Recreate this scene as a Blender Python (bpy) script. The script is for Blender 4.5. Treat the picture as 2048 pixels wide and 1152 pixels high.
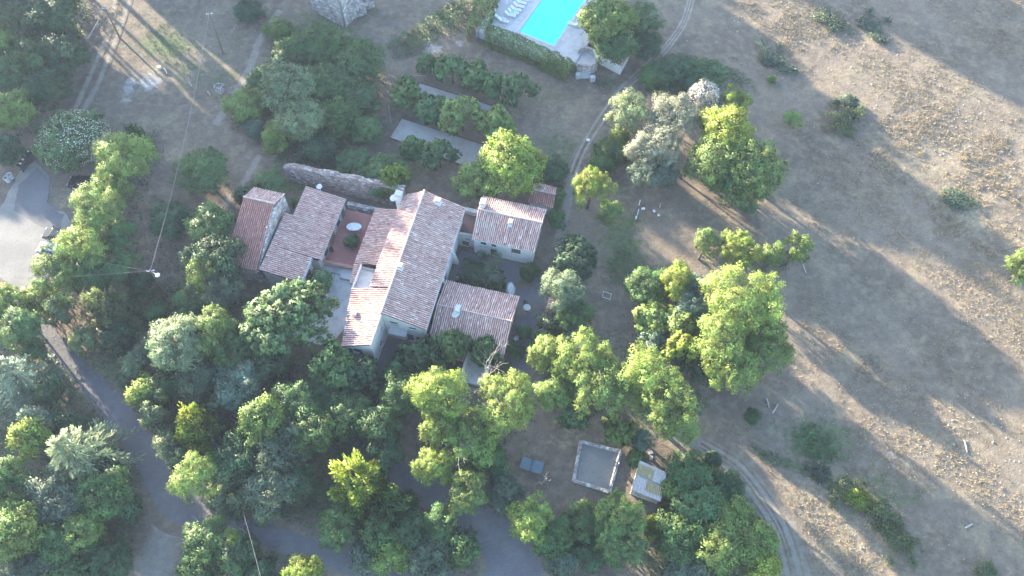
import bpy, math, random
import numpy as np
from mathutils import Matrix, Vector

S = bpy.context.scene
for o in list(bpy.data.objects): bpy.data.objects.remove(o)

# ------------------------------------------------------------------ camera
H = 96.0; F = 1600.0; CX, CY = 1024.0, 576.0
d = np.array([985. - CX, -(1420. - CY), -F]); d /= np.linalg.norm(d)   # straight down, seen in camera axes
up = -d
xr = np.array([1., 0, 0]) - up * up[0]; xr /= np.linalg.norm(xr)
yr = np.cross(up, xr)
RC = np.stack([xr, yr, up])
CAM = np.array([0., 0., H])
cd = bpy.data.cameras.new('camera'); cam = bpy.data.objects.new('camera', cd)
S.collection.objects.link(cam)
cd.sensor_width = 36; cd.lens = 36 * F / 2048; cd.clip_start = 0.5; cd.clip_end = 3000
cam.matrix_world = Matrix.Translation(CAM) @ Matrix([list(r) for r in RC]).to_4x4()
S.camera = cam

# ------------------------------------------------------------------ light
SUN_EL = math.radians(11.5); SUN_AZ = math.radians(135)     # azimuth measured from +X, towards the upper left of the picture
sdir = Vector((math.cos(SUN_AZ) * math.cos(SUN_EL), math.sin(SUN_AZ) * math.cos(SUN_EL), math.sin(SUN_EL)))
W = bpy.data.worlds.new('World'); S.world = W; W.use_nodes = True
wn = W.node_tree.nodes; wl = W.node_tree.links
bg = wn['Background']; sky = wn.new('ShaderNodeTexSky'); sky.sky_type = 'NISHITA'; sky.sun_disc = False
sky.sun_elevation = SUN_EL; sky.sun_rotation = math.radians(90) - SUN_AZ
sky.air_density = 1.0; sky.dust_density = 1.0; sky.ozone_density = 2.0
wl.new(sky.outputs[0], bg.inputs[0]); bg.inputs[1].default_value = 0.15
sl = bpy.data.lights.new('sun', 'SUN'); sl.energy = 4.6; sl.angle = math.radians(0.6); sl.color = (1.0, 0.88, 0.68)
so = bpy.data.objects.new('sun', sl); S.collection.objects.link(so)
so.rotation_euler = (-sdir).to_track_quat('-Z', 'Y').to_euler(); so.location = (-60, 60, 60)
S.view_settings.view_transform = 'Standard'; S.view_settings.look = 'None'
VEIL = 0.00017  # density of the volume added for the lens glare
S.view_settings.exposure = 3.1; S.view_settings.gamma = 1.0

# ------------------------------------------------------------------ helpers
rnd = random.Random(7)
def g(px, py, z=0.0):
    """site survey: the world point at height z on the sight line of a photo pixel"""
    v = RC @ np.array([px - CX, -(py - CY), -F]); t = (z - H) / v[2]
    return CAM + v * t
def mpp(px, py, z=0.0):
    p = g(px, py, z) - CAM
    return abs((RC.T @ p)[2]) / F

A0 = g(762, 626, 7.5); _a = (g(849, 381, 7.5) - A0)[:2]; _a /= np.linalg.norm(_a); _b = np.array([_a[1], -_a[0]])
def hs(b, a, z):
    """house frame: b to the right of the main ridge, a along it"""
    q = A0[:2] + (_b * b + _a * a) * 1.013
    return np.array([q[0], q[1], z])

def lerp(p, q, t): return p + (q - p) * t
def fbm(x, y, s):
    return (np.sin(x * .13 + s) * np.cos(y * .11 - s * 1.7) + .5 * np.sin(x * .31 + y * .23 + s * 2.1) + .35 * np.sin(x * .57 - y * .63 + s) + .2 * np.sin(x * 1.3 + y * 1.1 + s * 3))
def smooth(e0, e1, x):
    t = np.clip((x - e0) / (e1 - e0), 0, 1); return t * t * (3 - 2 * t)
def th(x, y):
    """terrain height: level ground, an unseen wooded rise added beyond the upper left for shade"""
    s = (x - y) * .7071; t = (x + y) * .7071
    z = .09 * fbm(x, y, 1.0) * smooth(16, 30, x) + 0 * x
    rise = 15 * smooth(-128, -152, s) * smooth(-60, -22, t) * (1 - .9 * smooth(-20, -15, t) * (1 - smooth(-6, 0, t)))  # unseen rise added for shade, dips let strips of sun through
    return z + rise * (1 - .75 * smooth(18, 22, t) * (1 - smooth(30, 35, t)))

class MB:
    def __init__(s): s.v = []; s.f = []; s.c = []
    def vert(s, p): s.v.append(tuple(float(q) for q in p)); return len(s.v) - 1
    def face(s, pts, c=0.5):
        s.f.append([s.vert(p) for p in pts]); s.c.append(c)
    def box8(s, P, c=0.5):
        """P: 4 bottom points then 4 top points, counter-clockwise"""
        i = [s.vert(p) for p in P]
        for q in ((3, 2, 1, 0), (4, 5, 6, 7), (0, 1, 5, 4), (1, 2, 6, 5), (2, 3, 7, 6), (3, 0, 4, 7)):
            s.f.append([i[k] for k in q]); s.c.append(c)
    def box(s, ctr, size, rz=0.0, c=0.5):
        cx, cy, cz = ctr; sx, sy, sz = size[0] / 2, size[1] / 2, size[2] / 2
        co, si = math.cos(rz), math.sin(rz); P = []
        for z in (-sz, sz):
            for x, y in ((-sx, -sy), (sx, -sy), (sx, sy), (-sx, sy)):
                P.append((cx + x * co - y * si, cy + x * si + y * co, cz + z))
        s.box8(P, c)
    def beam(s, p, q, w, h=None, c=0.5):
        p = Vector(p); q = Vector(q); h = h or w; ax = (q - p).normalized()
        u = Vector((0, 0, 1)) if abs(ax.z) < .95 else Vector((1, 0, 0))
        r = ax.cross(u).normalized() * w / 2; u2 = r.cross(ax).normalized() * h / 2
        s.box8([p - r - u2, p + r - u2, q + r - u2, q - r - u2, p - r + u2, p + r + u2, q + r + u2, q - r + u2], c)
    def prism(s, poly, z0, z1, c=0.5):
        n = len(poly); lo = [s.vert((p[0], p[1], z0)) for p in poly]; hi = [s.vert((p[0], p[1], z1)) for p in poly]
        s.f.append(lo[::-1]); s.f.append(hi); s.c += [c, c]
        for k in range(n):
            s.f.append([lo[k], lo[(k + 1) % n], hi[(k + 1) % n], hi[k]]); s.c.append(c)
    def tube(s, pts, rad, n=6, c=0.5, cap=True):
        pts = [Vector(p) for p in pts]; rings = []
        for k, p in enumerate(pts):
            ax = (pts[min(k + 1, len(pts) - 1)] - pts[max(k - 1, 0)]).normalized()
            u = Vector((0, 0, 1)) if abs(ax.z) < .9 else Vector((1, 0, 0))
            r = ax.cross(u).normalized(); w = r.cross(ax)
            rr = rad[k] if isinstance(rad, (list, tuple)) else rad
            rings.append([s.vert(p + (r * math.cos(t) + w * math.sin(t)) * rr) for t in [2 * math.pi * j / n for j in range(n)]])
        for k in range(len(pts) - 1):
            for j in range(n):
                s.f.append([rings[k][j], rings[k][(j + 1) % n], rings[k + 1][(j + 1) % n], rings[k + 1][j]]); s.c.append(c)
        if cap:
            s.f.append(rings[0][::-1]); s.f.append(rings[-1]); s.c += [c, c]
    def lathe(s, ctr, prof, n=16, c=0.5, a0=0.0, a1=2 * math.pi, sx=1.0, sy=1.0):
        full = abs(a1 - a0 - 2 * math.pi) < 1e-6; m = n if full else n + 1
        rings = []
        for r, z in prof:
            rings.append([s.vert((ctr[0] + math.cos(a0 + (a1 - a0) * j / n) * r * sx, ctr[1] + math.sin(a0 + (a1 - a0) * j / n) * r * sy, ctr[2] + z)) for j in range(m)])
        for k in range(len(prof) - 1):
            for j in range(n):
                s.f.append([rings[k][j], rings[k][(j + 1) % m], rings[k + 1][(j + 1) % m], rings[k + 1][j]]); s.c.append(c)
    def mesh(s, name, off=(0, 0, 0), smooth_=False):
        me = bpy.data.meshes.new(name)
        o = off
        me.from_pydata([(x - o[0], y - o[1], z - o[2]) for x, y, z in s.v], [], s.f)
        at = me.attributes.new('tint', 'FLOAT', 'FACE'); at.data.foreach_set('value', np.array(s.c, dtype=np.float32))
        if smooth_:
            me.polygons.foreach_set('use_smooth', [True] * len(me.polygons))
        return me
    def build(s, name, mat, parent=None, smooth_=False, kind=None):
        o = bpy.data.objects.new(name, s.mesh(name, wloc(parent) if parent else (0, 0, 0), smooth_))
        o.data.materials.append(mat); S.collection.objects.link(o)
        if parent: o.parent = parent
        if kind: o['kind'] = kind
        return o
LOC = {}
def wloc(o):
    p = np.zeros(3)
    while o is not None:
        p += np.array(o.location); o = o.parent
    return p
def tag(o, label, cat, group=None, kind=None):
    o['label'] = label
    if cat: o['category'] = cat
    if group: o['group'] = group
    if kind: o['kind'] = kind
    return o
def thing(name, label, cat, loc, group=None):
    o = bpy.data.objects.new(name, None); o.empty_display_size = .3
    o.location = tuple(float(q) for q in loc); S.collection.objects.link(o)
    return tag(o, label, cat, group)
def struct(name, mb, mat):
    o = mb.build(name, mat); o['kind'] = 'structure'; return o

# ------------------------------------------------------------------ materials
def mat(name, col, rough=.85, spec=.3, noise=None, bump=None, tintramp=None, tintamt=0, coords='Object'):
    """noise: list of (scale, detail, colour, lo, hi) layers mixed over col; bump: (scale, strength, distance)"""
    m = bpy.data.materials.new(name); m.use_nodes = True; n = m.node_tree.nodes; l = m.node_tree.links
    b = n['Principled BSDF']; b.inputs['Roughness'].default_value = rough; b.inputs['Specular IOR Level'].default_value = spec
    b.inputs['Base Color'].default_value = (*col, 1)
    tc = n.new('ShaderNodeNewGeometry'); src = tc.outputs['Position']
    cur = None
    if tintramp:
        at = n.new('ShaderNodeAttribute'); at.attribute_name = 'tint'
        r = n.new('ShaderNodeValToRGB'); r.color_ramp.interpolation = 'LINEAR'
        els = r.color_ramp.elements
        els[0].position = tintramp[0][0]; els[0].color = (*tintramp[0][1], 1)
        els[1].position = tintramp[-1][0]; els[1].color = (*tintramp[-1][1], 1)
        for p, c in tintramp[1:-1]:
            e = els.new(p); e.color = (*c, 1)
        l.new(at.outputs['Fac'], r.inputs[0]); cur = r.outputs[0]
    for sc, det, c2, lo, hi in (noise or []):
        nz = n.new('ShaderNodeTexNoise'); nz.inputs['Scale'].default_value = sc; nz.inputs['Detail'].default_value = det; nz.inputs['Roughness'].default_value = .62
        l.new(src, nz.inputs['Vector'])
        mr = n.new('ShaderNodeMapRange'); mr.inputs[1].default_value = lo; mr.inputs[2].default_value = hi
        l.new(nz.outputs[0], mr.inputs[0])
        mx = n.new('ShaderNodeMix'); mx.data_type = 'RGBA'
        l.new(mr.outputs[0], mx.inputs[0])
        if cur is None: mx.inputs[6].default_value = (*col, 1)
        else: l.new(cur, mx.inputs[6])
        mx.inputs[7].default_value = (*c2, 1); cur = mx.outputs[2]
    if cur is not None: l.new(cur, b.inputs['Base Color'])
    if bump:
        nz = n.new('ShaderNodeTexNoise'); nz.inputs['Scale'].default_value = bump[0]; nz.inputs['Detail'].default_value = 6
        l.new(src, nz.inputs['Vector'])
        bp = n.new('ShaderNodeBump'); bp.inputs['Strength'].default_value = bump[1]; bp.inputs['Distance'].default_value = bump[2]
        l.new(nz.outputs[0], bp.inputs['Height']); l.new(bp.outputs[0], b.inputs['Normal'])
    return m

M = {}
M['plaster'] = mat('plaster', (.60, .57, .52), .9, .2, [(.6, 5, (.48, .44, .38), .5, .75), (2.5, 4, (.68, .66, .62), .55, .8)], (6, .3, .03))
M['plaster_grey'] = mat('plaster_grey', (.40, .38, .36), .9, .2, [(.9, 5, (.26, .24, .22), .48, .7), (3, 4, (.5, .48, .45), .55, .8)], (6, .4, .04))
M['stone'] = mat('stone', (.36, .32, .29), .95, .2, [(1.1, 5, (.24, .2, .18), .5, .7)], (5, .6, .05), [(0, (.2, .17, .15)), (.35, (.33, .29, .26)), (.7, (.43, .39, .36)), (1, (.55, .52, .49))])
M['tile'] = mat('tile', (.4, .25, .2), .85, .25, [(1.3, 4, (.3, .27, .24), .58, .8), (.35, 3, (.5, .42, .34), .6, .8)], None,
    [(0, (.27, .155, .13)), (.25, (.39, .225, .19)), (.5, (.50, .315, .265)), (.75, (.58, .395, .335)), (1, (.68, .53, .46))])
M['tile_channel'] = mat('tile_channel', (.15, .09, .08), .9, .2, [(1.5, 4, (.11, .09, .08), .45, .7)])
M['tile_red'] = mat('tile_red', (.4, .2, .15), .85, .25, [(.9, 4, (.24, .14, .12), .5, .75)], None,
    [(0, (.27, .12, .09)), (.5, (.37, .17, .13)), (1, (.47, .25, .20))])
M['ridge'] = mat('ridge', (.45, .33, .28), .9, .2, [(2, 4, (.55, .48, .42), .5, .7)], None)
M['wood'] = mat('wood', (.13, .09, .065), .85, .2, [(3, 4, (.2, .15, .11), .45, .7)])
M['shutter'] = mat('shutter', (.16, .19, .2), .7, .3, [(3, 4, (.1, .12, .13), .45, .7)])
M['glass'] = mat('glass', (.015, .02, .025), .12, .5)
M['iron'] = mat('iron', (.03, .03, .035), .6, .4)
M['steel'] = mat('steel', (.45, .46, .47), .4, .5, [(4, 3, (.3, .29, .28), .5, .7)])
M['white'] = mat('white', (.6, .6, .58), .6, .3, [(3, 3, (.45, .44, .42), .45, .7)])
M['concrete'] = mat('concrete', (.42, .41, .40), .9, .2, [(.8, 5, (.3, .29, .28), .45, .7), (4, 4, (.52, .51, .5), .55, .8)], (8, .3, .02))
M['terrace'] = mat('terrace', (.45, .42, .42), .85, .25, [(1.2, 5, (.36, .33, .33), .45, .7)], (9, .2, .02))
M['brick_paving'] = mat('brick_paving', (.30, .125, .105), .85, .25, [(.5, 5, (.36, .18, .15), .45, .7), (2.4, 4, (.22, .10, .085), .55, .8)], (9, .3, .02))
M['asphalt'] = mat('asphalt', (.115, .11, .112), .9, .25, [(.18, 5, (.165, .155, .15), .42, .68), (2.5, 5, (.085, .082, .083), .55, .75), (14, 2, (.19, .18, .17), .6, .75)], (30, .3, .02))
M['gravel_yard'] = mat('gravel_yard', (.19, .175, .155), .95, .2, [(.3, 5, (.24, .22, .19), .42, .66), (3, 5, (.14, .125, .11), .55, .75)], (22, .4, .03))
M['sand'] = mat('sand', (.34, .315, .29), .95, .2, [(.5, 5, (.27, .24, .215), .45, .7), (6, 4, (.4, .37, .34), .55, .75)], (22, .3, .02))
M['bark'] = mat('bark', (.10, .08, .065), .95, .15, [(2, 4, (.15, .125, .1), .45, .7)], (9, .5, .03))
M['deadwood'] = mat('deadwood', (.36, .32, .29), .95, .15, [(2, 4, (.26, .22, .2), .45, .7)])
M['rock'] = mat('rock', (.34, .31, .27), .95, .2, [(2, 4, (.26, .23, .2), .45, .7)])
M['pool_water'] = mat('pool_water', (.045, .74, .75), .12, .5, [(.16, 3, (.03, .62, .68), .4, .62)], (1.6, .35, .06))
M['pool_liner'] = mat('pool_liner', (.05, .72, .74), .5, .3)
M['fabric_cyan'] = mat('fabric_cyan', (.05, .55, .5), .8, .2)
M['car_black'] = mat('car_black', (.012, .013, .016), .22, .5)
M['car_blue'] = mat('car_blue', (.13, .19, .25), .35, .5)
M['rubber'] = mat('rubber', (.02, .02, .02), .9, .2)
M['bin_plastic'] = mat('bin_plastic', (.05, .06, .065), .55, .4)
M['table_blue'] = mat('table_blue', (.085, .125, .145), .6, .35, [(1.5, 3, (.1, .14, .16), .45, .7)])
M['fibre'] = mat('fibre', (.40, .355, .335), .95, .2, [(1.4, 5, (.36, .30, .22), .5, .68), (5, 4, (.55, .52, .5), .55, .75)])
M['mossy'] = mat('mossy', (.30, .235, .12), .95, .2, [(2, 5, (.42, .38, .32), .55, .72), (6, 4, (.2, .16, .08), .5, .7)])
M['straw'] = mat('straw', (.36, .29, .19), .95, .15, None, None, [(0, (.20, .155, .10)), (.5, (.30, .24, .155)), (1, (.42, .35, .24))])
M['soil_pot'] = mat('soil_pot', (.33, .17, .12), .85, .3)
M['red_cloth'] = mat('red_cloth', (.32, .15, .14), .9, .2)
M['cable'] = mat('cable', (.24, .2, .18), .8, .3)

def foliage_mat(name, transl=.28):
    m = bpy.data.materials.new(name); m.use_nodes = True; n = m.node_tree.nodes; l = m.node_tree.links
    b = n['Principled BSDF']; b.inputs['Roughness'].default_value = .55; b.inputs['Specular IOR Level'].default_value = .28
    oi = n.new('ShaderNodeObjectInfo'); at = n.new('ShaderNodeAttribute'); at.attribute_name = 'tint'
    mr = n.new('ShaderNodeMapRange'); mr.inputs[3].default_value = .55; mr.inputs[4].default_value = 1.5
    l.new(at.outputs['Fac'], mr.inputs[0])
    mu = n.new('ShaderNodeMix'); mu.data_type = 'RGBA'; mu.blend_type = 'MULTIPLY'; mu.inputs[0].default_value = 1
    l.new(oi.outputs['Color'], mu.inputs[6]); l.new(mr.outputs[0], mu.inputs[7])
    geo = n.new('ShaderNodeNewGeometry'); nz = n.new('ShaderNodeTexNoise'); nz.inputs['Scale'].default_value = .55; nz.inputs['Detail'].default_value = 3
    l.new(geo.outputs['Position'], nz.inputs['Vector'])
    hs_ = n.new('ShaderNodeHueSaturation'); m2 = n.new('ShaderNodeMapRange'); m2.inputs[1].default_value = .3; m2.inputs[2].default_value = .7; m2.inputs[3].default_value = .478; m2.inputs[4].default_value = .522
    l.new(nz.outputs[0], m2.inputs[0]); l.new(m2.outputs[0], hs_.inputs['Hue'])
    m3 = n.new('ShaderNodeMapRange'); m3.inputs[1].default_value = .3; m3.inputs[2].default_value = .7; m3.inputs[3].default_value = .66; m3.inputs[4].default_value = 1.3
    l.new(nz.outputs[0], m3.inputs[0]); l.new(m3.outputs[0], hs_.inputs['Value'])
    l.new(mu.outputs[2], hs_.inputs['Color']); l.new(hs_.outputs[0], b.inputs['Base Color'])
    tr = n.new('ShaderNodeBsdfTranslucent'); l.new(hs_.outputs[0], tr.inputs[0])
    mx = n.new('ShaderNodeMixShader'); mx.inputs[0].default_value = transl
    l.new(b.outputs[0], mx.inputs[1]); l.new(tr.outputs[0], mx.inputs[2]); l.new(mx.outputs[0], n['Material Output'].inputs[0])
    return m
M['foliage'] = foliage_mat('foliage')

def ground_mat(name='ground', track=None):
    m = bpy.data.materials.new(name); m.use_nodes = True; n = m.node_tree.nodes; l = m.node_tree.links
    b = n['Principled BSDF']; b.inputs['Roughness'].default_value = .95; b.inputs['Specular IOR Level'].default_value = .15
    geo = n.new('ShaderNodeNewGeometry'); pos = geo.outputs['Position']
    def nz(sc, det=6, ro=.62, dist=0.0):
        t = n.new('ShaderNodeTexNoise'); t.inputs['Scale'].default_value = sc; t.inputs['Detail'].default_value = det; t.inputs['Roughness'].default_value = ro; t.inputs['Distortion'].default_value = dist
        l.new(pos, t.inputs['Vector']); return t.outputs[0]
    def mr(s, lo, hi, a=0., bb=1.):
        t = n.new('ShaderNodeMapRange'); t.inputs[1].default_value = lo; t.inputs[2].default_value = hi; t.inputs[3].default_value = a; t.inputs[4].default_value = bb
        l.new(s, t.inputs[0]); return t.outputs[0]
    def mix(f, c1, c2):
        t = n.new('ShaderNodeMix'); t.data_type = 'RGBA'; l.new(f, t.inputs[0])
        for i, c in ((6, c1), (7, c2)):
            if isinstance(c, tuple): t.inputs[i].default_value = (*c, 1)
            else: l.new(c, t.inputs[i])
        return t.outputs[2]
    def mul(a, bb):
        t = n.new('ShaderNodeMath'); t.operation = 'MULTIPLY'; l.new(a, t.inputs[0])
        if isinstance(bb, float): t.inputs[1].default_value = bb
        else: l.new(bb, t.inputs[1])
        return t.outputs[0]
    def add(a, bb):
        t = n.new('ShaderNodeMath'); t.operation = 'ADD'; t.use_clamp = True; l.new(a, t.inputs[0]); l.new(bb, t.inputs[1]); return t.outputs[0]
    cov = n.new('ShaderNodeAttribute'); cov.attribute_name = 'cover'
    sep = n.new('ShaderNodeSeparateColor'); l.new(cov.outputs['Color'], sep.inputs[0])
    soil = mix(mr(nz(.09), .4, .65), (.125, .098, .072), (.185, .148, .112))
    soil = mix(mr(nz(.8), .45, .7), soil, (.215, .172, .13))
    soil = mix(mr(nz(3.2, 8, .7), .52, .7), soil, (.07, .057, .043))
    dry = mix(mr(nz(1.7, 8, .7), .42, .62), (.21, .168, .108), (.31, .255, .17))
    dry = mix(mr(nz(5, 6, .7), .52, .7), dry, (.12, .1, .065))
    grs = mix(mr(nz(1.3, 8, .7), .4, .65), (.075, .095, .045), (.14, .15, .075))
    grs = mix(mr(nz(6, 5, .7), .52, .72), grs, (.045, .06, .03))
    edge = nz(.7, 8, .75, .4)
    def mask(ch, w=.5):
        s = n.new('ShaderNodeMath'); s.operation = 'ADD'; l.new(sep.outputs[ch], s.inputs[0]); l.new(mr(edge, .25, .75, -w, w), s.inputs[1])
        return mr(s.outputs[0], .35, .65)
    # scattered natural dry grass everywhere
    c = mix(mul(mr(nz(.25, 7, .7), .5, .62), .55), soil, dry)
    c = mix(mask(0), c, dry); c = mix(mask(1, .6), c, grs)
    pale = mix(mr(nz(2.5, 7, .7), .4, .65), (.25, .235, .22), (.33, .315, .30))
    c = mix(mask(2, .45), c, pale)
    if track:
        tc_ = mix(mr(nz(.35), .42, .66), track[0], track[1]); tc_ = mix(mr(nz(3.0, 7, .7), .54, .74), tc_, track[2]); tc_ = mix(mr(nz(16, 3, .6), .58, .72), tc_, track[1])
        eg = n.new('ShaderNodeAttribute'); eg.attribute_name = 'edge'
        sm = n.new('ShaderNodeMath'); sm.operation = 'ADD'; l.new(eg.outputs['Fac'], sm.inputs[0]); l.new(nz(1.0, 9, .72), sm.inputs[1])
        c = mix(mr(sm.outputs[0], .62, 1.0), c, tc_)
    l.new(c, b.inputs['Base Color'])
    bp = n.new('ShaderNodeBump'); bp.inputs['Strength'].default_value = 1.0; bp.inputs['Distance'].default_value = .3
    l.new(add(mul(nz(2.2, 9, .72), .7), mul(nz(9, 4, .7), .35)), bp.inputs['Height']); l.new(bp.outputs[0], b.inputs['Normal'])
    return m
M['ground'] = ground_mat()

M['track_dirt'] = ground_mat('track_dirt', ((.235, .205, .17), (.28, .25, .21), (.17, .145, .12)))
M['track_asphalt'] = ground_mat('track_asphalt', ((.125, .12, .122), (.165, .157, .155), (.095, .092, .092)))
M['track_gravel'] = ground_mat('track_gravel', ((.205, .183, .155), (.25, .225, .195), (.145, .128, .108)))
M['track_rut'] = ground_mat('track_rut', ((.225, .202, .172), (.265, .24, .208), (.175, .155, .13)))

# ------------------------------------------------------------------ terrain
def axis(lo, hi, step, outer):
    a = list(np.arange(lo, hi + .01, step)); s = step; x = lo; pre = []
    while x > -outer:
        s *= 1.25; x -= s; pre.append(x)
    x = a[-1]; s = step; post = []
    while x < outer:
        s *= 1.25; x += s; post.append(x)
    return np.array(pre[::-1] + a + post)
COVER = [  # px, py, rx, ry, channel (0 straw, 1 green, 2 pale rubble), weight
    (1850, 330, 170, 90, 0, .5), (1930, 420, 90, 90, 0, .6), (1600, 20, 60, 40, 0, .5), (1760, 170, 260, 50, 0, .35), (1900, 900, 150, 130, 0, .35),
    (1640, 960, 80, 60, 0, .6), (1700, 1080, 90, 70, 0, .6), (1850, 1090, 60, 40, 0, .4), (720, 190, 60, 70, 0, .25), (960, 120, 120, 60, 0, .35),
    (1100, 230, 90, 80, 0, .4), (420, 230, 120, 120, 0, .35), (470, 310, 60, 50, 0, .4), (1200, 640, 60, 60, 0, .25), (1130, 880, 60, 30, 0, .5),
    (1000, 1080, 90, 50, 0, .4), (220, 730, 60, 25, 0, .8), (345, 310, 22, 16, 0, 1), (225, 60, 20, 90, 0, .7), (130, 400, 30, 30, 0, .6), (40, 410, 25, 20, 0, .6),
    (330, 90, 60, 30, 1, .9), (380, 150, 70, 40, 1, .5), (300, 60, 40, 60, 1, .4), (450, 150, 40, 25, 1, .6), (640, 60, 90, 60, 1, .7), (700, 20, 70, 30, 1, .6),
    (1100, 190, 80, 40, 1, .45), (1120, 300, 50, 60, 1, .6), (1640, 880, 80, 45, 1, .8), (1750, 990, 110, 40, 1, .6), (1240, 480, 50, 90, 1, .8), (1050, 900, 30, 60, 1, .4),
    (1000, 170, 60, 40, 1, .4), (800, 330, 90, 50, 1, .6), (600, 370, 40, 20, 1, 1), (400, 300, 60, 60, 1, .3), (520, 200, 50, 90, 1, .4), (1540, 860, 60, 30, 1, .4),
    (430, 120, 130, 110, 1, .38), (260, 110, 60, 90, 1, .3), (1000, 100, 140, 60, 1, .2), (1300, 420, 120, 60, 1, .25), (1180, 620, 70, 60, 1, .3), (390, 520, 90, 120, 1, .3),
    (300, 165, 30, 20, 2, .8), (260, 170, 18, 30, 2, .7), (255, 195, 15, 25, 2, .6), (865, 95, 25, 15, 2, .7), (920, 87, 12, 8, 2, .9), (1780, 910, 20, 12, 2, .6),
    (300, 550, 260, 160, 1, .15), (100, 900, 200, 200, 1, .3), (600, 900, 300, 200, 1, .3), (1400, 600, 160, 120, 1, .25), (1400, 1050, 160, 120, 1, .5), (850, 1000, 220, 160, 1, .3)]
def cover_at(co, cov):
    for px, py, rx, ry, ch, w in COVER:
        c = g(px, py); m = mpp(px, py); cosf = .82
        dd = ((co[:, 0] - c[0]) / (rx * m)) ** 2 + ((co[:, 1] - c[1]) / (ry * m / cosf)) ** 2
        cov[:, ch] = np.maximum(cov[:, ch], w * np.exp(-dd * .9))
def terrain():
    X = axis(-104, 112, .8, 420); Y = axis(-6, 126, .8, 420)
    gx, gy = np.meshgrid(X, Y); z = th(gx, gy) - .02
    co = np.stack([gx, gy, z], -1).reshape(-1, 3); nx, ny = len(X), len(Y)
    i = np.arange(nx * ny).reshape(ny, nx)
    q = np.stack([i[:-1, :-1], i[:-1, 1:], i[1:, 1:], i[1:, :-1]], -1).reshape(-1, 4)
    me = bpy.data.meshes.new('ground'); me.vertices.add(len(co)); me.vertices.foreach_set('co', co.astype(np.float32).ravel())
    me.loops.add(q.size); me.loops.foreach_set('vertex_index', q.astype(np.int32).ravel())
    me.polygons.add(len(q)); me.polygons.foreach_set('loop_start', np.arange(0, q.size, 4, dtype=np.int32)); me.update(calc_edges=True)
    cov = np.zeros((len(co), 4), np.float32); cov[:, 3] = 1
    cover_at(co, cov)
    a = me.attributes.new('cover', 'FLOAT_COLOR', 'POINT'); a.data.foreach_set('color', cov.ravel())
    me.polygons.foreach_set('use_smooth', [True] * len(me.polygons))
    o = bpy.data.objects.new('ground', me); me.materials.append(M['ground']); S.collection.objects.link(o); o['kind'] = 'structure'
terrain()

def catmull(P, n=8):
    P = [np.array(p, float) for p in P]; P = [2 * P[0] - P[1]] + P + [2 * P[-1] - P[-2]]; out = []
    for k in range(1, len(P) - 2):
        for j in range(n):
            t = j / n; a, b, c, e = P[k - 1:k + 3]
            out.append(.5 * ((2 * b) + (-a + c) * t + (2 * a - 5 * b + 4 * c - e) * t * t + (-a + 3 * b - 3 * c + e) * t ** 3))
    out.append(P[-2]); return out
def strip(name, pxs, matk, zoff, edge_w=.22):
    gentle = "asphalt" not in matk
    """a road or track: px centre line with half-width in pixels, laid on the terrain"""
    pts = catmull([(p[0], p[1], p[2]) for p in pxs], 10)
    W_ = [g(p[0], p[1]) for p in pts]; wd = [p[2] * mpp(p[0], p[1]) for p in pts]
    us = [-1.5, -1, -1 + edge_w, -.5, 0, .5, 1 - edge_w, 1, 1.5]; ev = [-.9, -.05, .22, .4, .45, .4, .22, -.05, -.9] if gentle else [-.9, .1, .5, .7, .8, .7, .5, .1, -.9]
    vs = []; ed = []
    for k, p in enumerate(W_):
        t = (W_[min(k + 1, len(W_) - 1)] - W_[max(k - 1, 0)])[:2]; t /= np.linalg.norm(t); nrm = np.array([-t[1], t[0]])
        for u, e in zip(us, ev):
            q = p[:2] + nrm * u * wd[k]; vs.append((q[0], q[1], float(th(q[0], q[1])) + zoff)); ed.append(e)
    m = len(us); fs = [[k * m + j, k * m + j + 1, (k + 1) * m + j + 1, (k + 1) * m + j] for k in range(len(W_) - 1) for j in range(m - 1)]
    fs = [f[::-1] for f in fs]
    me = bpy.data.meshes.new(name); me.from_pydata(vs, [], fs)
    a = me.attributes.new('edge', 'FLOAT', 'POINT'); a.data.foreach_set('value', np.array(ed, np.float32))
    cov = np.zeros((len(vs), 4), np.float32); cov[:, 3] = 1; cover_at(np.array(vs), cov)
    a = me.attributes.new('cover', 'FLOAT_COLOR', 'POINT'); a.data.foreach_set('color', cov.ravel())
    o = bpy.data.objects.new(name, me); me.materials.append(M[matk]); S.collection.objects.link(o); o['kind'] = 'structure'
strip('asphalt_lane', [(20, 545, 16), (60, 615, 20), (115, 695, 22), (190, 775, 26), (262, 865, 30), (318, 950, 36), (365, 1010, 40), (440, 1038, 26), (560, 1080, 25), (680, 1120, 25), (800, 1150, 27), (900, 1175, 30)], 'track_asphalt', .022)
strip('asphalt_lane', [(640, 830, 18), (740, 905, 22), (830, 968, 30), (905, 1010, 34), (975, 1058, 42), (1015, 1105, 52), (1030, 1160, 70), (1040, 1220, 80)], 'track_asphalt', .026)
strip('gravel_fork', [(345, 985, 30), (345, 1030, 42), (325, 1090, 45), (300, 1160, 55)], 'track_gravel', .018)
strip('gravel_track', [(1330, 860, 20), (1400, 890, 25), (1470, 935, 30), (1525, 1000, 35), (1565, 1070, 42), (1590, 1160, 44), (1600, 1220, 50)], 'track_gravel', .02)
strip('dirt_path', [(1385, -10, 10), (1365, 50, 11), (1320, 110, 12), (1255, 170, 13), (1205, 235, 13), (1165, 300, 15), (1145, 350, 14), (1135, 400, 13), (1128, 440, 12), (1118, 480, 12)], 'track_dirt', .02)
strip('wheel_track', [(232, -10, 5), (218, 60, 5), (194, 120, 6), (172, 170, 7), (140, 240, 9), (105, 300, 12)], 'track_dirt', .02)
strip('wheel_track', [(262, -10, 5), (238, 60, 5), (215, 120, 6), (190, 180, 8), (150, 245, 9), (105, 310, 12)], 'track_dirt', .024)
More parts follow.
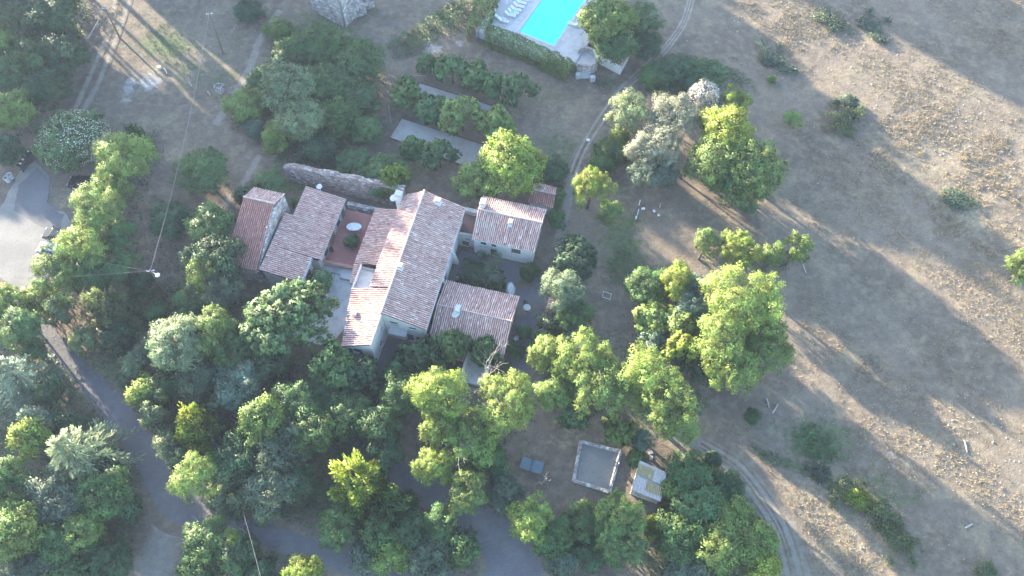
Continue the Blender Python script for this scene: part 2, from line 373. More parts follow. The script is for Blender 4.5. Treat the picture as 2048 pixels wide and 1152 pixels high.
strip('dirt_path', [(560, 20, 9), (520, 80, 10), (498, 140, 11), (470, 190, 12), (430, 250, 11)], 'track_dirt', .02)
strip('dirt_path', [(520, 310, 9), (490, 360, 10), (450, 410, 10), (415, 450, 8)], 'track_dirt', .016)
for dx in (-11, 11):
    strip('wheel_rut', [(1400 + dx * .3, 890 - dx * .8, 5), (1470 + dx * .6, 935 - dx * .7, 6), (1525 + dx * .9, 1000 - dx * .4, 6), (1565 + dx, 1070 - dx * .2, 7), (1590 + dx * 1.1, 1160, 8)], 'track_rut', .028)
for dx in (-6, 6):
    strip('wheel_rut', [(1385 + dx, -10, 3), (1365 + dx, 50, 3), (1320 + dx, 110 + dx * .5, 3), (1255 + dx * .8, 170 + dx * .6, 4), (1205 + dx, 235 + dx * .3, 4), (1165 + dx, 300, 4), (1145 + dx, 350, 4)], 'track_rut', .028)
strip('courtyard_path', [(1075, 545, 20), (1062, 620, 22), (1045, 690, 22), (1030, 750, 18), (1000, 770, 16)], 'track_asphalt', .02)
strip('courtyard_path', [(905, 570, 16), (960, 590, 20), (1010, 600, 26), (1070, 590, 24)], 'track_asphalt', .024)

def sheet(name, poly, z, matk):
    mb = MB(); P = [g(px, py, z) for px, py in poly]
    mb.prism([(p[0], p[1]) for p in P][::-1] if False else [(p[0], p[1]) for p in P], z - .05, z); return struct(name, mb, M[matk])
def ring_fix(P):
    a = sum(P[k][0] * P[(k + 1) % len(P)][1] - P[(k + 1) % len(P)][0] * P[k][1] for k in range(len(P)))
    return P if a > 0 else P[::-1]
def poly_struct(name, pts, z, matk, depth=.06):
    mb = MB(); mb.prism(ring_fix([(p[0], p[1]) for p in pts]), z - depth, z); return struct(name, mb, M[matk])
rng = np.random.default_rng(5)
def ragged(px, n=5, amp=2.5):
    out = []
    for k in range(len(px)):
        a = np.array(px[k], float); b = np.array(px[(k + 1) % len(px)], float)
        for j in range(n): out.append(lerp(a, b, j / n) + rng.normal(0, amp, 2))
    return out
poly_struct('car_park', [g(*p) for p in ragged([(70, 322), (98, 350), (96, 385), (92, 410), (132, 428), (150, 470), (128, 520), (92, 560), (70, 612), (40, 585), (-10, 545), (-60, 500), (-60, 430), (0, 418), (25, 372), (40, 340)], 6, 1.6)], .03, 'gravel_yard')
poly_struct('car_park', [g(*p) for p in ragged([(76, 335), (100, 360), (94, 405), (128, 432), (118, 470), (80, 452), (28, 420), (38, 370)], 6, 1.2)], .036, 'asphalt')
poly_struct('yard', [hs(b, a, 0) for b, a in ((-12.2, 8.3), (-5.6, 8.3), (-5.4, 1), (-7, -3), (-12, -3), (-13.5, 2))], .03, 'concrete')
poly_struct('yard', [hs(b, a, 0) for b, a in ((0, 0), (5.5, 0), (5.5, -2), (3, -7), (0, -7))], .03, 'asphalt')
poly_struct('yard', [hs(b, a, 0) for b, a in ((5.6, 8.6), (5.6, 15), (16, 15), (21, 8), (16, 8.6))], .012, 'asphalt')
# bowling courts
for name, quad in (('bowls_court', [(840, 166), (1022, 224), (1004, 244), (822, 196)]), ('bowls_court', [(803, 237), (1000, 300), (960, 345), (779, 276)])):
    P = [g(*q) for q in quad]; poly_struct(name, P, .035, 'sand')

# ------------------------------------------------------------------ masonry helpers
def wall(parent, p0, p1, z0, z1, openings=(), matk='plaster', name='wall', gable=None, depth=.22):
    """outer wall from p0 to p1 (outside on the right hand), openings (u0,u1,za,zb,kind); z1 may be (z at p0, z at p1); gable: list of (u,z) extra top points"""
    p0 = np.array(p0[:2], float); p1 = np.array(p1[:2], float); L = np.linalg.norm(p1 - p0); t = (p1 - p0) / L; nrm = np.array([t[1], -t[0]])
    za_, zb_ = z1 if isinstance(z1, tuple) else (z1, z1)
    zm = min(za_, zb_)
    mb = MB()
    def P(u, z, o=0.): q = p0 + t * u + nrm * o; return (q[0], q[1], z)
    us = sorted({0., L, *[q for o in openings for q in o[:2]]}); zs = sorted({z0, zm, *[q for o in openings for q in o[2:4]]})
    for a, b in zip(us, us[1:]):
        for c, e in zip(zs, zs[1:]):
            if any(o[0] <= a + 1e-6 and b <= o[1] + 1e-6 and o[2] <= c + 1e-6 and e <= o[3] + 1e-6 for o in openings): continue
            mb.face([P(a, c), P(b, c), P(b, e), P(a, e)])
    top = [P(0, zm), P(L, zm)] + ([P(L, zb_)] if zb_ > zm else []) + ([P(u, z) for u, z in gable] if gable else []) + ([P(0, za_)] if za_ > zm else [])
    if len(top) > 2: mb.face(top)
    for o in openings:
        u0, u1, a, b = o[:4]
        for q in ([P(u0, a), P(u0, b), P(u0, b, -depth), P(u0, a, -depth)], [P(u1, b), P(u1, a), P(u1, a, -depth), P(u1, b, -depth)], [P(u0, b), P(u1, b), P(u1, b, -depth), P(u0, b, -depth)], [P(u1, a), P(u0, a), P(u0, a, -depth), P(u1, a, -depth)]): mb.face(q)
    w = mb.build(name, M[matk], parent)
    for o in openings:
        u0, u1, a, b = o[:4]; kind = o[4] if len(o) > 4 else 'window'
        fr = MB(); y = -depth + .06
        fw = .07
        for q in ((u0, u0 + fw, a, b), (u1 - fw, u1, a, b), (u0 + fw, u1 - fw, b - fw, b), (u0 + fw, u1 - fw, a, a + fw), ((u0 + u1) / 2 - .03, (u0 + u1) / 2 + .03, a + fw, b - fw)):
            fr.box8([P(q[0], q[2], y - .05), P(q[1], q[2], y - .05), P(q[1], q[2], y), P(q[0], q[2], y), P(q[0], q[3], y - .05), P(q[1], q[3], y - .05), P(q[1], q[3], y), P(q[0], q[3], y)])
        f = fr.build('window' if kind == 'window' else 'door', M['shutter'] if kind != 'door' else M['wood'], parent)
        pn = MB(); pn.face([P(u0, a, y - .03), P(u1, a, y - .03), P(u1, b, y - .03), P(u0, b, y - .03)])
        pn.build('pane', M['glass'] if kind != 'door' else M['wood'], f)
        if kind == 'window':
            sm = MB(); sm.box8([P(u0 - .08, a - .1, -.02), P(u1 + .08, a - .1, -.02), P(u1 + .08, a - .1, .09), P(u0 - .08, a - .1, .09), P(u0 - .08, a - .012, -.02), P(u1 + .08, a - .012, -.02), P(u1 + .08, a - .012, .09), P(u0 - .08, a - .012, .09)][::1])
            sm.build('sill', M['concrete'], f)
        if len(o) > 5 and o[5]:
            for sd in (0, 1):
                sh = MB(); w2 = (u1 - u0) / 2; ua, ub = (u0 - w2 - .02, u0 - .02) if sd == 0 else (u1 + .02, u1 + w2 + .02)
                for k in range(3):
                    xa = ua + (ub - ua) * k / 3 + .01; xb = ua + (ub - ua) * (k + 1) / 3 - .01
                    sh.box8([P(xa, a, .01), P(xb, a, .01), P(xb, a, .05), P(xa, a, .05), P(xa, b, .01), P(xb, b, .01), P(xb, b, .05), P(xa, b, .05)])
                sh.build('shutter', M['shutter'], f)
    return w

def roof(parent, r0, r1, e1, e0, matk='tile', name='roof', pitch=.27, clen=.44, seed=0, thick=.16, ragged_=.05):
    """tiled slope: ridge points r0,r1, eave points e0,e1 (3d). Deck slab, then barrel tiles laid in columns down the slope"""
    R = random.Random(seed); r0, r1, e0, e1 = [np.array(p, float) for p in (r0, r1, e0, e1)]
    nrm = np.cross(r1 - r0, e0 - r0); nrm /= np.linalg.norm(nrm)
    if nrm[2] < 0: nrm = -nrm
    mb = MB(); dn = -nrm * thick
    quad = [r0, r1, e1, e0]
    if np.cross(r1 - r0, e1 - r0)[2] < 0: quad = quad[::-1]
    mb.box8([p + dn for p in quad] + quad)
    deck = mb.build(name, M['tile_channel'], parent)
    tl = MB(); nc = max(2, int(round(np.linalg.norm(r1 - r0) / pitch)))
    pat = [R.random() for _ in range(64)]
    for k in range(nc):
        u = (k + .5) / nc; a = lerp(r0, r1, u); b = lerp(e0, e1, u)
        L = np.linalg.norm(b - a); dv = (b - a) / L; side = np.cross(nrm, dv); w = np.linalg.norm(lerp(r0, r1, (k + 1) / nc) - lerp(r0, r1, k / nc)) * .36
        we = np.linalg.norm(lerp(e0, e1, (k + 1) / nc) - lerp(e0, e1, k / nc)) * .36
        nt = max(2, int(round(L / clen))); off = R.uniform(-.06, .06)
        colb = R.uniform(-.1, .1)
        for j in range(nt):
            s0 = L * j / nt + (off if j else 0); s1 = min(L * (j + 1) / nt + off + .05, L + .06 + R.uniform(0, ragged_))
            jit = side * R.uniform(-.02, .02); lift = R.uniform(0, .02)
            c = min(1, max(0, R.gauss(.52, .14) + colb + (.3 if R.random() < .08 else 0)))
            def ring(s, ww, z):
                p = a + dv * s + jit
                return [p + side * (-ww) + nrm * (.0 + z), p + side * (-ww * .62) + nrm * (.075 + z), p + nrm * (.105 + z), p + side * ww * .62 + nrm * (.075 + z), p + side * ww + nrm * (.0 + z)]
            wa = w + (we - w) * (s0 / L); q0 = ring(s0, wa * .92, .004 + lift); q1 = ring(s1, wa * 1.06, .03 + lift)
            i0 = [tl.vert(p) for p in q0]; i1 = [tl.vert(p) for p in q1]
            for m_ in range(4): tl.f.append([i0[m_], i0[m_ + 1], i1[m_ + 1], i1[m_]]); tl.c.append(c)
            tl.f.append(i1[::-1]); tl.c.append(c * .6)
    t = tl.build('roof_tiles', M[matk], deck, kind='stuff')
    return deck
def ridge_cap(parent, p, q, r=.13, matk='ridge'):
    p, q = np.array(p), np.array(q); L = np.linalg.norm(q - p); n = max(2, int(L / .42)); mb = MB(); R = random.Random(int(L * 77))
    for k in range(n):
        a = lerp(p, q, k / n); b = lerp(p, q, (k + 1.08) / n); c = R.random()
        mb.tube([a + (0, 0, R.uniform(.0, .015)), b + (0, 0, R.uniform(.01, .03))], [r, r * 1.12], 8, c)
    return mb.build('ridge_tiles', M[matk], parent, kind='stuff')
def chimney(parent, base, w, d, z0, z1, dish=False):
    mb = MB(); ang = math.atan2(_a[1], _a[0])
    mb.box((base[0], base[1], (z0 + z1) / 2), (d, w, z1 - z0), ang)
    c = mb.build('chimney', M['plaster'], parent)
    cp = MB(); cp.box((base[0], base[1], z1 + .05), (d + .14, w + .14, .098), ang); cp.box((base[0], base[1], z1 + .28), (d + .05, w + .05, .06), ang)
    for sx in (-1, 1):
        q = np.array(base[:2]) + _a * sx * d * .38; cp.box((q[0], q[1], z1 + .175), (.1, w * .8, .148), ang)
    cp.build('chimney_cap', M['concrete'], c)
    return c
def dish(label, foot, ctr, r, facing):
    t = thing('satellite_dish', label, 'satellite dish', foot, 'satellite dishes on the roofs')
    f = Vector(facing).normalized(); u = f.cross(Vector((0, 0, 1))).normalized(); w = u.cross(f); c = Vector(ctr)
    mb = MB(); n = 20; rings = []
    for rr, dz in ((0, -.1), (.4, -.083), (.75, -.04), (1, 0), (1, -.02), (.75, -.06), (0, -.12)):
        rings.append([mb.vert(c + (u * math.cos(2 * math.pi * j / n) + w * math.sin(2 * math.pi * j / n)) * r * rr + f * dz * r * 2.2) for j in range(n)])
    for k in range(len(rings) - 1):
        for j in range(n): mb.f.append([rings[k][j], rings[k][(j + 1) % n], rings[k + 1][(j + 1) % n], rings[k + 1][j]]); mb.c.append(.5)
    mb.build('reflector', M['white'], t)
    a = MB(); a.tube([c - w * r * .9 - f * .02, c - w * r * .5 + f * r * 1.0], .018, 5); a.box(tuple(c - w * r * .45 + f * r * 1.02), (.07, .07, .1)); a.build('feed_arm', M['steel'], t)
    m = MB(); m.tube([foot, (foot[0], foot[1], c.z - .05), c - f * r * .2], .028, 6); m.build('mast', M['steel'], t)
    return t

def rubble(parent, p0, p1, z0, tops, thick, seed, name='wall', stone=(.5, .28), matk='stone', both=True):
    """coursed rubble wall with a broken top: tops = list of heights along the wall. Core plus uneven stones"""
    R = random.Random(seed); p0 = np.array(p0[:2], float); p1 = np.array(p1[:2], float); L = np.linalg.norm(p1 - p0); t = (p1 - p0) / L; n = np.array([t[1], -t[0]])
    def top(u): x = max(0, min(.9999, u / L)) * (len(tops) - 1); k = int(x); return tops[k] + (tops[k + 1] - tops[k]) * (x - k)
    core = MB(); ns = max(4, int(L / .6))
    for k in range(ns):
        ua, ub = L * k / ns, L * (k + 1) / ns; h = min(top(ua), top(ub)) - .12
        P = lambda u, o: p0 + t * u + n * o
        q = [P(ua, thick / 2 - .07), P(ub, thick / 2 - .07), P(ub, -thick / 2 + .07), P(ua, -thick / 2 + .07)]
        core.box8([(*p, z0) for p in q] + [(*p, z0 + h) for p in q], .3)
    w = core.build(name, M[matk], parent)
    sb = MB()
    def stone_at(u, z, sw, sh, o, dp):
        c = min(1, max(0, R.gauss(.5, .25))); j = lambda: R.uniform(-.035, .035)
        P = lambda uu, oo: p0 + t * uu + n * oo
        ins = .03
        lo = [(*P(u + j(), o - dp), z + j()), (*P(u + sw + j(), o - dp), z + j()), (*P(u + sw - ins + j(), o + R.uniform(.0, .06)), z + ins + j()), (*P(u + ins + j(), o + R.uniform(0, .06)), z + ins + j())]
        hi = [(*P(u + j(), o - dp), z + sh + j()), (*P(u + sw + j(), o - dp), z + sh + j()), (*P(u + sw - ins + j(), o + R.uniform(0, .06)), z + sh - ins + j()), (*P(u + ins + j(), o + R.uniform(0, .06)), z + sh - ins + j())]
        sb.box8(lo + hi, c)
    for sgn in ((1, -1) if both else (1,)):
        z = z0
        while z < z0 + max(tops):
            sh = R.uniform(.7, 1.3) * stone[1]; u = -R.uniform(0, .2)
            while u < L:
                sw = R.uniform(.55, 1.4) * stone[0]
                if z - z0 + sh * .4 < top(u + sw / 2):
                    if sgn > 0: stone_at(max(u, 0), z, min(sw, L - max(u, 0)) - .025, sh - .025, thick / 2, .12)
                    else:
                        m0, m1 = n.copy(), None
                        n *= -1; stone_at(max(u, 0), z, min(sw, L - max(u, 0)) - .025, sh - .025, thick / 2, .12); n *= -1
                u += sw
            z += sh
    u = 0
    while u < L:
        sw = R.uniform(.5, 1.2) * stone[0]; o = -thick / 2
        while o < thick / 2 - .05:
            dp = R.uniform(.18, .34); z = z0 + top(u + sw / 2) - .16 + R.uniform(-.08, .06)
            P = lambda uu, oo: p0 + t * uu + n * oo
            q = [P(u, o), P(u + sw - .03, o), P(u + sw - .03, min(o + dp, thick / 2)), P(u, min(o + dp, thick / 2))]
            q = [x + np.array([R.uniform(-.03, .03), R.uniform(-.03, .03)]) for x in q]
            sb.box8([(*x, z) for x in q[::-1]] + [(*x, z + .16 + R.uniform(-.05, .08)) for x in q[::-1]], min(1, max(0, R.gauss(.62, .25)))); o += dp + .02
        u += sw
    sb.build('stones', M[matk], w, kind='stuff')
    return w
# ------------------------------------------------------------------ the farmhouse
def house(name, label, b, a): return thing(name, label, 'house', hs(b, a, 0))
t = house('farmhouse', 'long main farmhouse with mauve tiled gable roof, its left slope sunlit', 1.5, 9)
b0, b1, a0, a1 = -2.35, 5.1, .3, 18.2
wall(t, hs(-.1, a0, 0), hs(b1, a0, 0), 0, (7.25, 5.45), [(.75, 1.8, 4.1, 4.9, 'window'), (3.2, 4.15, 3.75, 4.5, 'window'), (.85, 2.3, .55, 2.0, 'window'), (2.7, 3.6, .03, 2.15, 'door'), (4.0, 4.8, .7, 1.9, 'window')])
wall(t, hs(b1, a0, 0), hs(b1, a1, 0), 0, 5.45, [(8.9, 9.8, 2.9, 4.3, 'window', 1), (9.0, 10.0, .3, 2.2, 'door'), (11.4, 12.2, 2.9, 4.3, 'window', 1), (13.6, 14.3, 3.1, 4.2, 'window'), (15.9, 16.6, 3.2, 4.2, 'window', 1)])
wall(t, hs(b1, a1, 0), hs(b0, a1, 0), 0, (5.45, 6.4), [(2, 3, 3.4, 4.6, 'window', 1)], gable=[(5.1, 7.3)])
wall(t, hs(b0, a1, 0), hs(b0, 3.7, 0), 0, 6.4, [(3, 3.9, 4.3, 5.3, 'window'), (7, 7.9, 4.3, 5.3, 'window')])
roof(t, hs(0, 0, 7.5), hs(0, 18.5, 7.5), hs(5.45, 18.5, 5.5), hs(5.45, 0, 5.5), seed=11)
roof(t, hs(0, 3.6, 7.498), hs(0, 18.5, 7.498), hs(-2.75, 17.6, 6.47), hs(-2.75, 3.6, 6.47), seed=12)
ridge_cap(t, hs(0, 0, 7.58), hs(0, 18.5, 7.58))
chimney(t, hs(.35, 6.5, 0), .75, .6, 6.9, 8.15); chimney(t, hs(2.1, 17.4, 0), .8, .6, 6.4, 7.55); chimney(t, hs(-3.2, 17.3, 0), .9, .8, 3, 7.2)
g_ = MB(); g_.tube([hs(5.52, 0, 5.42), hs(5.52, 18.5, 5.42)], .07, 6); g_.tube([hs(5.2, .22, 5.3), hs(5.2, .22, .1)], .045, 6); g_.build('gutter', M['steel'], t)
aw = MB(); aw.box8([hs(.55, -.55, 3.0), hs(2.9, -.55, 3.0), hs(2.9, .29, 3.25), hs(.55, .29, 3.25), hs(.55, -.55, 3.07), hs(2.9, -.55, 3.07), hs(2.9, .29, 3.32), hs(.55, .29, 3.32)]); aw.build('door_canopy', M['concrete'], t)
for k in range(2):
    bt = MB(); aa = 8.1 + k * 4.6
    bt.box8([hs(5.08, aa, 0), hs(5.9, aa, 0), hs(5.9, aa + .5, 0), hs(5.08, aa + .5, 0), hs(5.08, aa, 3.4), hs(5.16, aa, 3.4), hs(5.16, aa + .5, 3.4), hs(5.08, aa + .5, 3.4)]); bt.build('buttress', M['plaster'], t)

t = house('house_annex', 'cream annex whose roof runs down left, white end wall to the drive', -2.2, -.5)
ne, se, sw, nw = (0, 3.55), (-.12, -4.1), (-3.75, -4.45), (-5.2, 3.45)
wall(t, hs(-3.55, -4.1, 0), hs(-.3, -3.8, 0), 0, (4.95, 6.45), [(.75, 1.55, 2.9, 4.2, 'window', 1)])
wall(t, hs(-.3, -3.8, 0), hs(-.12, .3, 0), 0, (6.5, 6.8), [(1.9, 2.7, .9, 2.1, 'window'), (3.0, 3.7, 3.6, 4.4, 'window')])
wall(t, hs(-4.9, 3.3, 0), hs(-3.55, -4.1, 0), 0, (4.8, 4.95), [(2.5, 3.4, 2.4, 3.5, 'window'), (5.2, 6.1, 2.4, 3.5, 'window')])
wall(t, hs(-2.4, 3.3, 0), hs(-4.9, 3.3, 0), 0, (6.0, 4.8))
roof(t, hs(-.03, 3.56, 7.42), hs(-.12, -4.1, 6.8), hs(-3.78, -4.45, 5.15), hs(-5.25, 3.5, 5.05), seed=21)
vb = MB(); vb.beam(hs(-.04, -.02, 7.14), hs(-.1, -4.12, 6.86), .16, .1); vb.build('verge', M['ridge'], t)
chimney(t, hs(-3.55, -.2, 0), .6, .5, 5.0, 6.0)

t = house('lean_to', 'low lean-to with mossy striped tiles along the red courtyard', -4.8, 12)
wall(t, hs(-6.5, 17.0, 0), hs(-6.5, 7.6, 0), 0, 2.35, [(1, 2, .7, 2.1, 'door'), (4, 5, 1.1, 2, 'window'), (7, 8, 1.1, 2, 'window')], 'plaster_grey')
wall(t, hs(-6.5, 7.6, 0), hs(-2.7, 7.6, 0), 0, (2.35, 3.3), [], 'plaster_grey'); wall(t, hs(-2.7, 17, 0), hs(-6.5, 17, 0), 0, (3.3, 2.35), [], 'plaster_grey')
roof(t, hs(-2.62, 8.2, 3.72), hs(-2.62, 17.2, 3.72), hs(-6.9, 17.2, 2.55), hs(-6.9, 8.2, 2.55), seed=31)
roof(t, hs(-5.9, 5.2, 2.73), hs(-5.9, 8.15, 2.83), hs(-6.9, 8.15, 2.55), hs(-6.5, 5.2, 2.55), seed=32)

t = house('roof_terrace', 'pale flat roof terrace with dark iron railing beside the annex', -4.3, 6.3)
q = [(-5.8, 4.3), (-2.9, 4.3), (-2.9, 8.1), (-5.8, 8.1)]
for k in range(4):
    wall(t, hs(*q[k], 0), hs(*q[(k + 1) % 4], 0), 0, 2.42, [], 'plaster')
fl = MB(); fl.prism([hs(b, a, 0)[:2] for b, a in q], 2.4, 2.5); fl.build('floor', M['terrace'], t)
pr = MB(); pr.prism([hs(b, a, 0)[:2] for b, a in ((-6.0, 4.2), (-5.8, 4.2), (-5.8, 8.1), (-6.0, 8.1))], 2.3, 2.95); pr.build('parapet', M['plaster'], t)
rl = MB(); rl.beam(hs(-5.75, 8.12, 3.5), hs(-3.0, 8.12, 3.5), .06); rl.beam(hs(-5.75, 8.12, 2.62), hs(-3.0, 8.12, 2.62), .04)
for k in range(22):
    bb = -5.75 + 2.75 * k / 21; rl.beam(hs(bb, 8.12, 2.5), hs(bb, 8.12, 3.5), .03)
rl.build('railing', M['iron'], t)

# courtyard
c_ = MB(); c_.prism([hs(b, a, 0)[:2] for b, a in ((-11.7, 8.45), (-6.5, 8.45), (-6.5, 17.2), (-11.7, 17.2))], 0, .55); o = struct('courtyard', c_, M['brick_paving'])
t = thing('courtyard_wall', 'low wall with pink brick coping at the open end of the courtyard', 'wall', hs(-9, 8.4, 0))
w_ = MB(); w_.prism([hs(b, a, 0)[:2] for b, a in ((-11.6, 8.15), (-6.7, 8.15), (-6.7, 8.42), (-11.6, 8.42))], 0, 1.05); w_.build('wall', M['plaster_grey'], t)
for k in range(14):
    cp = MB(); x0 = -11.65 + 5.0 * k / 14
    cp.prism([hs(b, a, 0)[:2] for b, a in ((x0, 8.08), (x0 + .345, 8.08), (x0 + .345, 8.5), (x0, 8.5))], 1.05, 1.15 + .02 * (k % 3)); cp.build('coping_stone', M['tile_red'], t)
bl = MB(); bl.prism([hs(b, a, 0)[:2] for b, a in ((-8.9, 6.7), (-6.2, 6.7), (-6.2, 8.1), (-8.9, 8.1))], 0, .5); bl.prism([hs(b, a, 0)[:2] for b, a in ((-10.2, 7.3), (-8.92, 7.3), (-8.92, 8.1), (-10.2, 8.1))], 0, .28)
tag(bl.build('stone_steps', M['concrete']), 'grey stone steps below the courtyard coping', 'steps')

# west barn
t = house('barn', 'wide barn with one broad tiled slope down to the red courtyard', -14.5, 10)
wall(t, hs(-11.6, 17.2, 0), hs(-11.6, 7.3, 0), 0, 2.75, [(.8, 1.7, .5, 2.2, 'door'), (2.6, 3.6, 1.1, 2.1, 'window'), (4.8, 6.4, .5, 2.3, 'door'), (7.4, 8.4, 1.1, 2.1, 'window')], 'plaster_grey')
wall(t, hs(-11.6, 7.3, 0), hs(-12.8, 7.3, 0), 0, 2.75, [], 'plaster_grey'); wall(t, hs(-12.8, 7.3, 0), hs(-12.8, 3.7, 0), 0, 2.6, [(1, 2.4, 0.03, 2.2, 'door')], 'plaster')
wall(t, hs(-17.6, 3.7, 0), hs(-12.8, 3.7, 0), 0, (4.0, 2.6), [], 'plaster_grey'); wall(t, hs(-11.6, 17.2, 0), hs(-16.6, 17.2, 0), 0, (2.75, 3.7), [], 'plaster_grey')
wall(t, hs(-16.6, 17.2, 0), hs(-16.6, 12.4, 0), 0, 3.7, [], 'plaster_grey')
roof(t, hs(-16.8, 7.4, 4.0), hs(-16.8, 17.4, 4.0), hs(-11.3, 17.4, 2.95), hs(-11.3, 7.4, 2.95), seed=41)
roof(t, hs(-17.9, 3.5, 4.25), hs(-17.9, 12.5, 4.25), hs(-16.82, 12.5, 4.02), hs(-16.82, 3.5, 4.02), seed=42)
roof(t, hs(-16.8, 3.5, 4.0), hs(-16.8, 7.36, 4.0), hs(-12.55, 7.36, 3.1), hs(-12.55, 3.5, 3.1), seed=43)
vb = MB(); vb.beam(hs(-12.45, 3.4, 3.12), hs(-12.45, 7.5, 3.12), .12, .1); vb.beam(hs(-12.3, 3.4, 3.0), hs(-12.3, 7.5, 3.0), .06); vb.build('gutter', M['steel'], t)
vb = MB(); vb.beam(hs(-11.25, 7.4, 2.9), hs(-11.25, 17.4, 2.9), .1); vb.build('gutter', M['steel'], t)

t = house('stone_barn', 'tall rubble stone barn with red tiled roof at the left end', -20.5, 9)
bW, bE = -22.9, -18.6
rubble(t, hs(bE, 3.9, 0), hs(bE, 14.3, 0), 0, [3.3, 4.3, 5.3, 6.1, 5.6], .5, 51)
rubble(t, hs(bW, 3.9, 0), hs(bE, 3.9, 0), 0, [3.1, 3.1], .5, 52); wall(t, hs(bW, 14.2, 0), hs(bW, 3.9, 0), 0, 3.1, [], 'plaster_grey'); wall(t, hs(bE, 14.2, 0), hs(bW, 14.2, 0), 0, 5.1, [], 'plaster_grey')
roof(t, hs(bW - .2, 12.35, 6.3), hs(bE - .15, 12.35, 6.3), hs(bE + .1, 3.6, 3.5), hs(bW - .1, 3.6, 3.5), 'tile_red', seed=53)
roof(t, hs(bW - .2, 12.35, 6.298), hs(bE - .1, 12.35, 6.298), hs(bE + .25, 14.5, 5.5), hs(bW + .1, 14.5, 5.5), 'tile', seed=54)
ridge_cap(t, hs(bW - .2, 12.35, 6.38), hs(bE - .1, 12.35, 6.38))
q_ = MB(); q_.box8([hs(-24.2, 9.0, 0), hs(bW - .2, 9.0, 0), hs(bW - .2, 10.3, 0), hs(-24.2, 10.3, 0), hs(-24.2, 9, 2.6), hs(bW - .2, 9, 3.2), hs(bW - .2, 10.3, 3.2), hs(-24.2, 10.3, 2.6)]); q_.build('porch', M['plaster_grey'], t)

M['stone_warm'] = mat('stone_warm', (.3, .22, .19), .95, .2, [(.7, 5, (.2, .15, .13), .5, .7)], (5, .6, .05), [(0, (.17, .125, .11)), (.4, (.28, .205, .18)), (.75, (.36, .28, .245)), (1, (.47, .41, .37))])
t = thing('ruined_wall', 'long ruined pinkish rubble wall with broken top behind the courtyard', 'wall', hs(-12, 20, 0))
rubble(t, hs(-21.3, 20.4, 0), hs(-3.6, 20.0, 0), 0, [3.2, 3.8, 4.0, 3.9, 4.3, 4.2, 4.6, 4.4, 4.7, 4.5, 4.8], .7, 61, matk='stone_warm')
t = thing('garden_wall', 'short rubble wall with dark mossy foot closing the courtyard', 'wall', hs(-9, 17.6, 0))
rubble(t, hs(-11.4, 17.75, 0), hs(-6.9, 17.75, 0), 0, [1.4, 1.3, 1.5], .4, 62)

# north-east house
t = house('guest_house', 'cream guest house with gable roof, upper slope sunlit, right of main house', 11.5, 18)
b0, b1, a0, a1 = 7.5, 15.6, 15.2, 20.9
wall(t, hs(b0, a0, 0), hs(b1, a0, 0), 0, 3.95, [(.9, 1.7, 2.3, 3.4, 'window'), (2.4, 3.1, 2.35, 3.4, 'window'), (5.2, 6.5, 1.9, 3.3, 'door'), (2.3, 3.2, .03, 1.9, 'door')])
wall(t, hs(b1, a0, 0), hs(b1, a1, 0), 0, (3.95, 4.7), [(1.2, 1.9, 1.5, 2.7, 'window'), (3.6, 4.2, 1.5, 2.7, 'window')], gable=[(3.4, 5.35)])
wall(t, hs(b1, a1, 0), hs(b0, a1, 0), 0, 4.7, []); wall(t, hs(b0, a1, 0), hs(b0, a0, 0), 0, (4.7, 3.95), [], gable=[(2.3, 5.35)])
roof(t, hs(7.2, 18.6, 5.6), hs(16.0, 18.6, 5.6), hs(15.85, 14.85, 4.1), hs(7.3, 14.85, 4.1), seed=71)
roof(t, hs(7.2, 18.6, 5.598), hs(16.0, 18.6, 5.598), hs(16.05, 21.25, 4.8), hs(7.15, 21.25, 4.8), seed=72)
ridge_cap(t, hs(7.2, 18.6, 5.68), hs(16, 18.6, 5.68)); chimney(t, hs(7.7, 19.4, 0), .7, .9, 5.0, 6.3); chimney(t, hs(11.9, 17.5, 0), .5, .6, 5.0, 5.95)
g_ = MB(); g_.tube([hs(7.3, 14.8, 4.0), hs(15.85, 14.8, 4.0)], .06, 6); g_.build('gutter', M['steel'], t)
t = house('link_passage', 'grey passage with dark flat roof between main and guest house', 6.3, 17)
wall(t, hs(5.12, 15.8, 0), hs(7.48, 15.8, 0), 0, 2.9, [(1.0, 1.7, 1.7, 2.3, 'window'), (.5, 1.5, .03, 1.3, 'door')], 'plaster_grey')
fl = MB(); fl.prism([hs(b, a, 0)[:2] for b, a in ((5.12, 15.82), (7.48, 15.82), (7.48, 19.6), (5.12, 19.6))], 1.9, 2.1); fl.build('flat_roof', M['tile_channel'], t)
pr = MB(); pr.prism([hs(b, a, 0)[:2] for b, a in ((5.12, 19.6), (7.48, 19.6), (7.48, 20.2), (5.12, 20.2))], 0, 2.9); pr.build('parapet', M['plaster_grey'], t)
pr = MB(); pr.prism([hs(b, a, 0)[:2] for b, a in ((5.14, 15.83), (7.46, 15.83), (7.46, 16.2), (5.14, 16.2))], 2.1, 2.92); pr.build('parapet', M['plaster_grey'], t)
t = house('shed', 'small shed with red tiles behind the guest house', 14.8, 25)
for p, q in (((13.2, 23.8), (16.3, 23.6)), ((16.3, 23.6), (16.2, 26.5)), ((16.2, 26.5), (13.3, 26.6)), ((13.3, 26.6), (13.2, 23.8))): wall(t, hs(*p, 0), hs(*q, 0), 0, 2.0, [], 'plaster_grey')
roof(t, hs(13.0, 25.4, 2.75), hs(16.5, 25.4, 2.75), hs(16.65, 23.4, 2.2), hs(12.95, 23.7, 2.2), 'tile_red', seed=81); roof(t, hs(13.0, 25.4, 2.748), hs(16.5, 25.4, 2.748), hs(16.4, 26.8, 2.3), hs(13.2, 26.9, 2.3), 'tile', seed=82)
ridge_cap(t, hs(13, 25.4, 2.82), hs(16.5, 25.4, 2.82), .1)

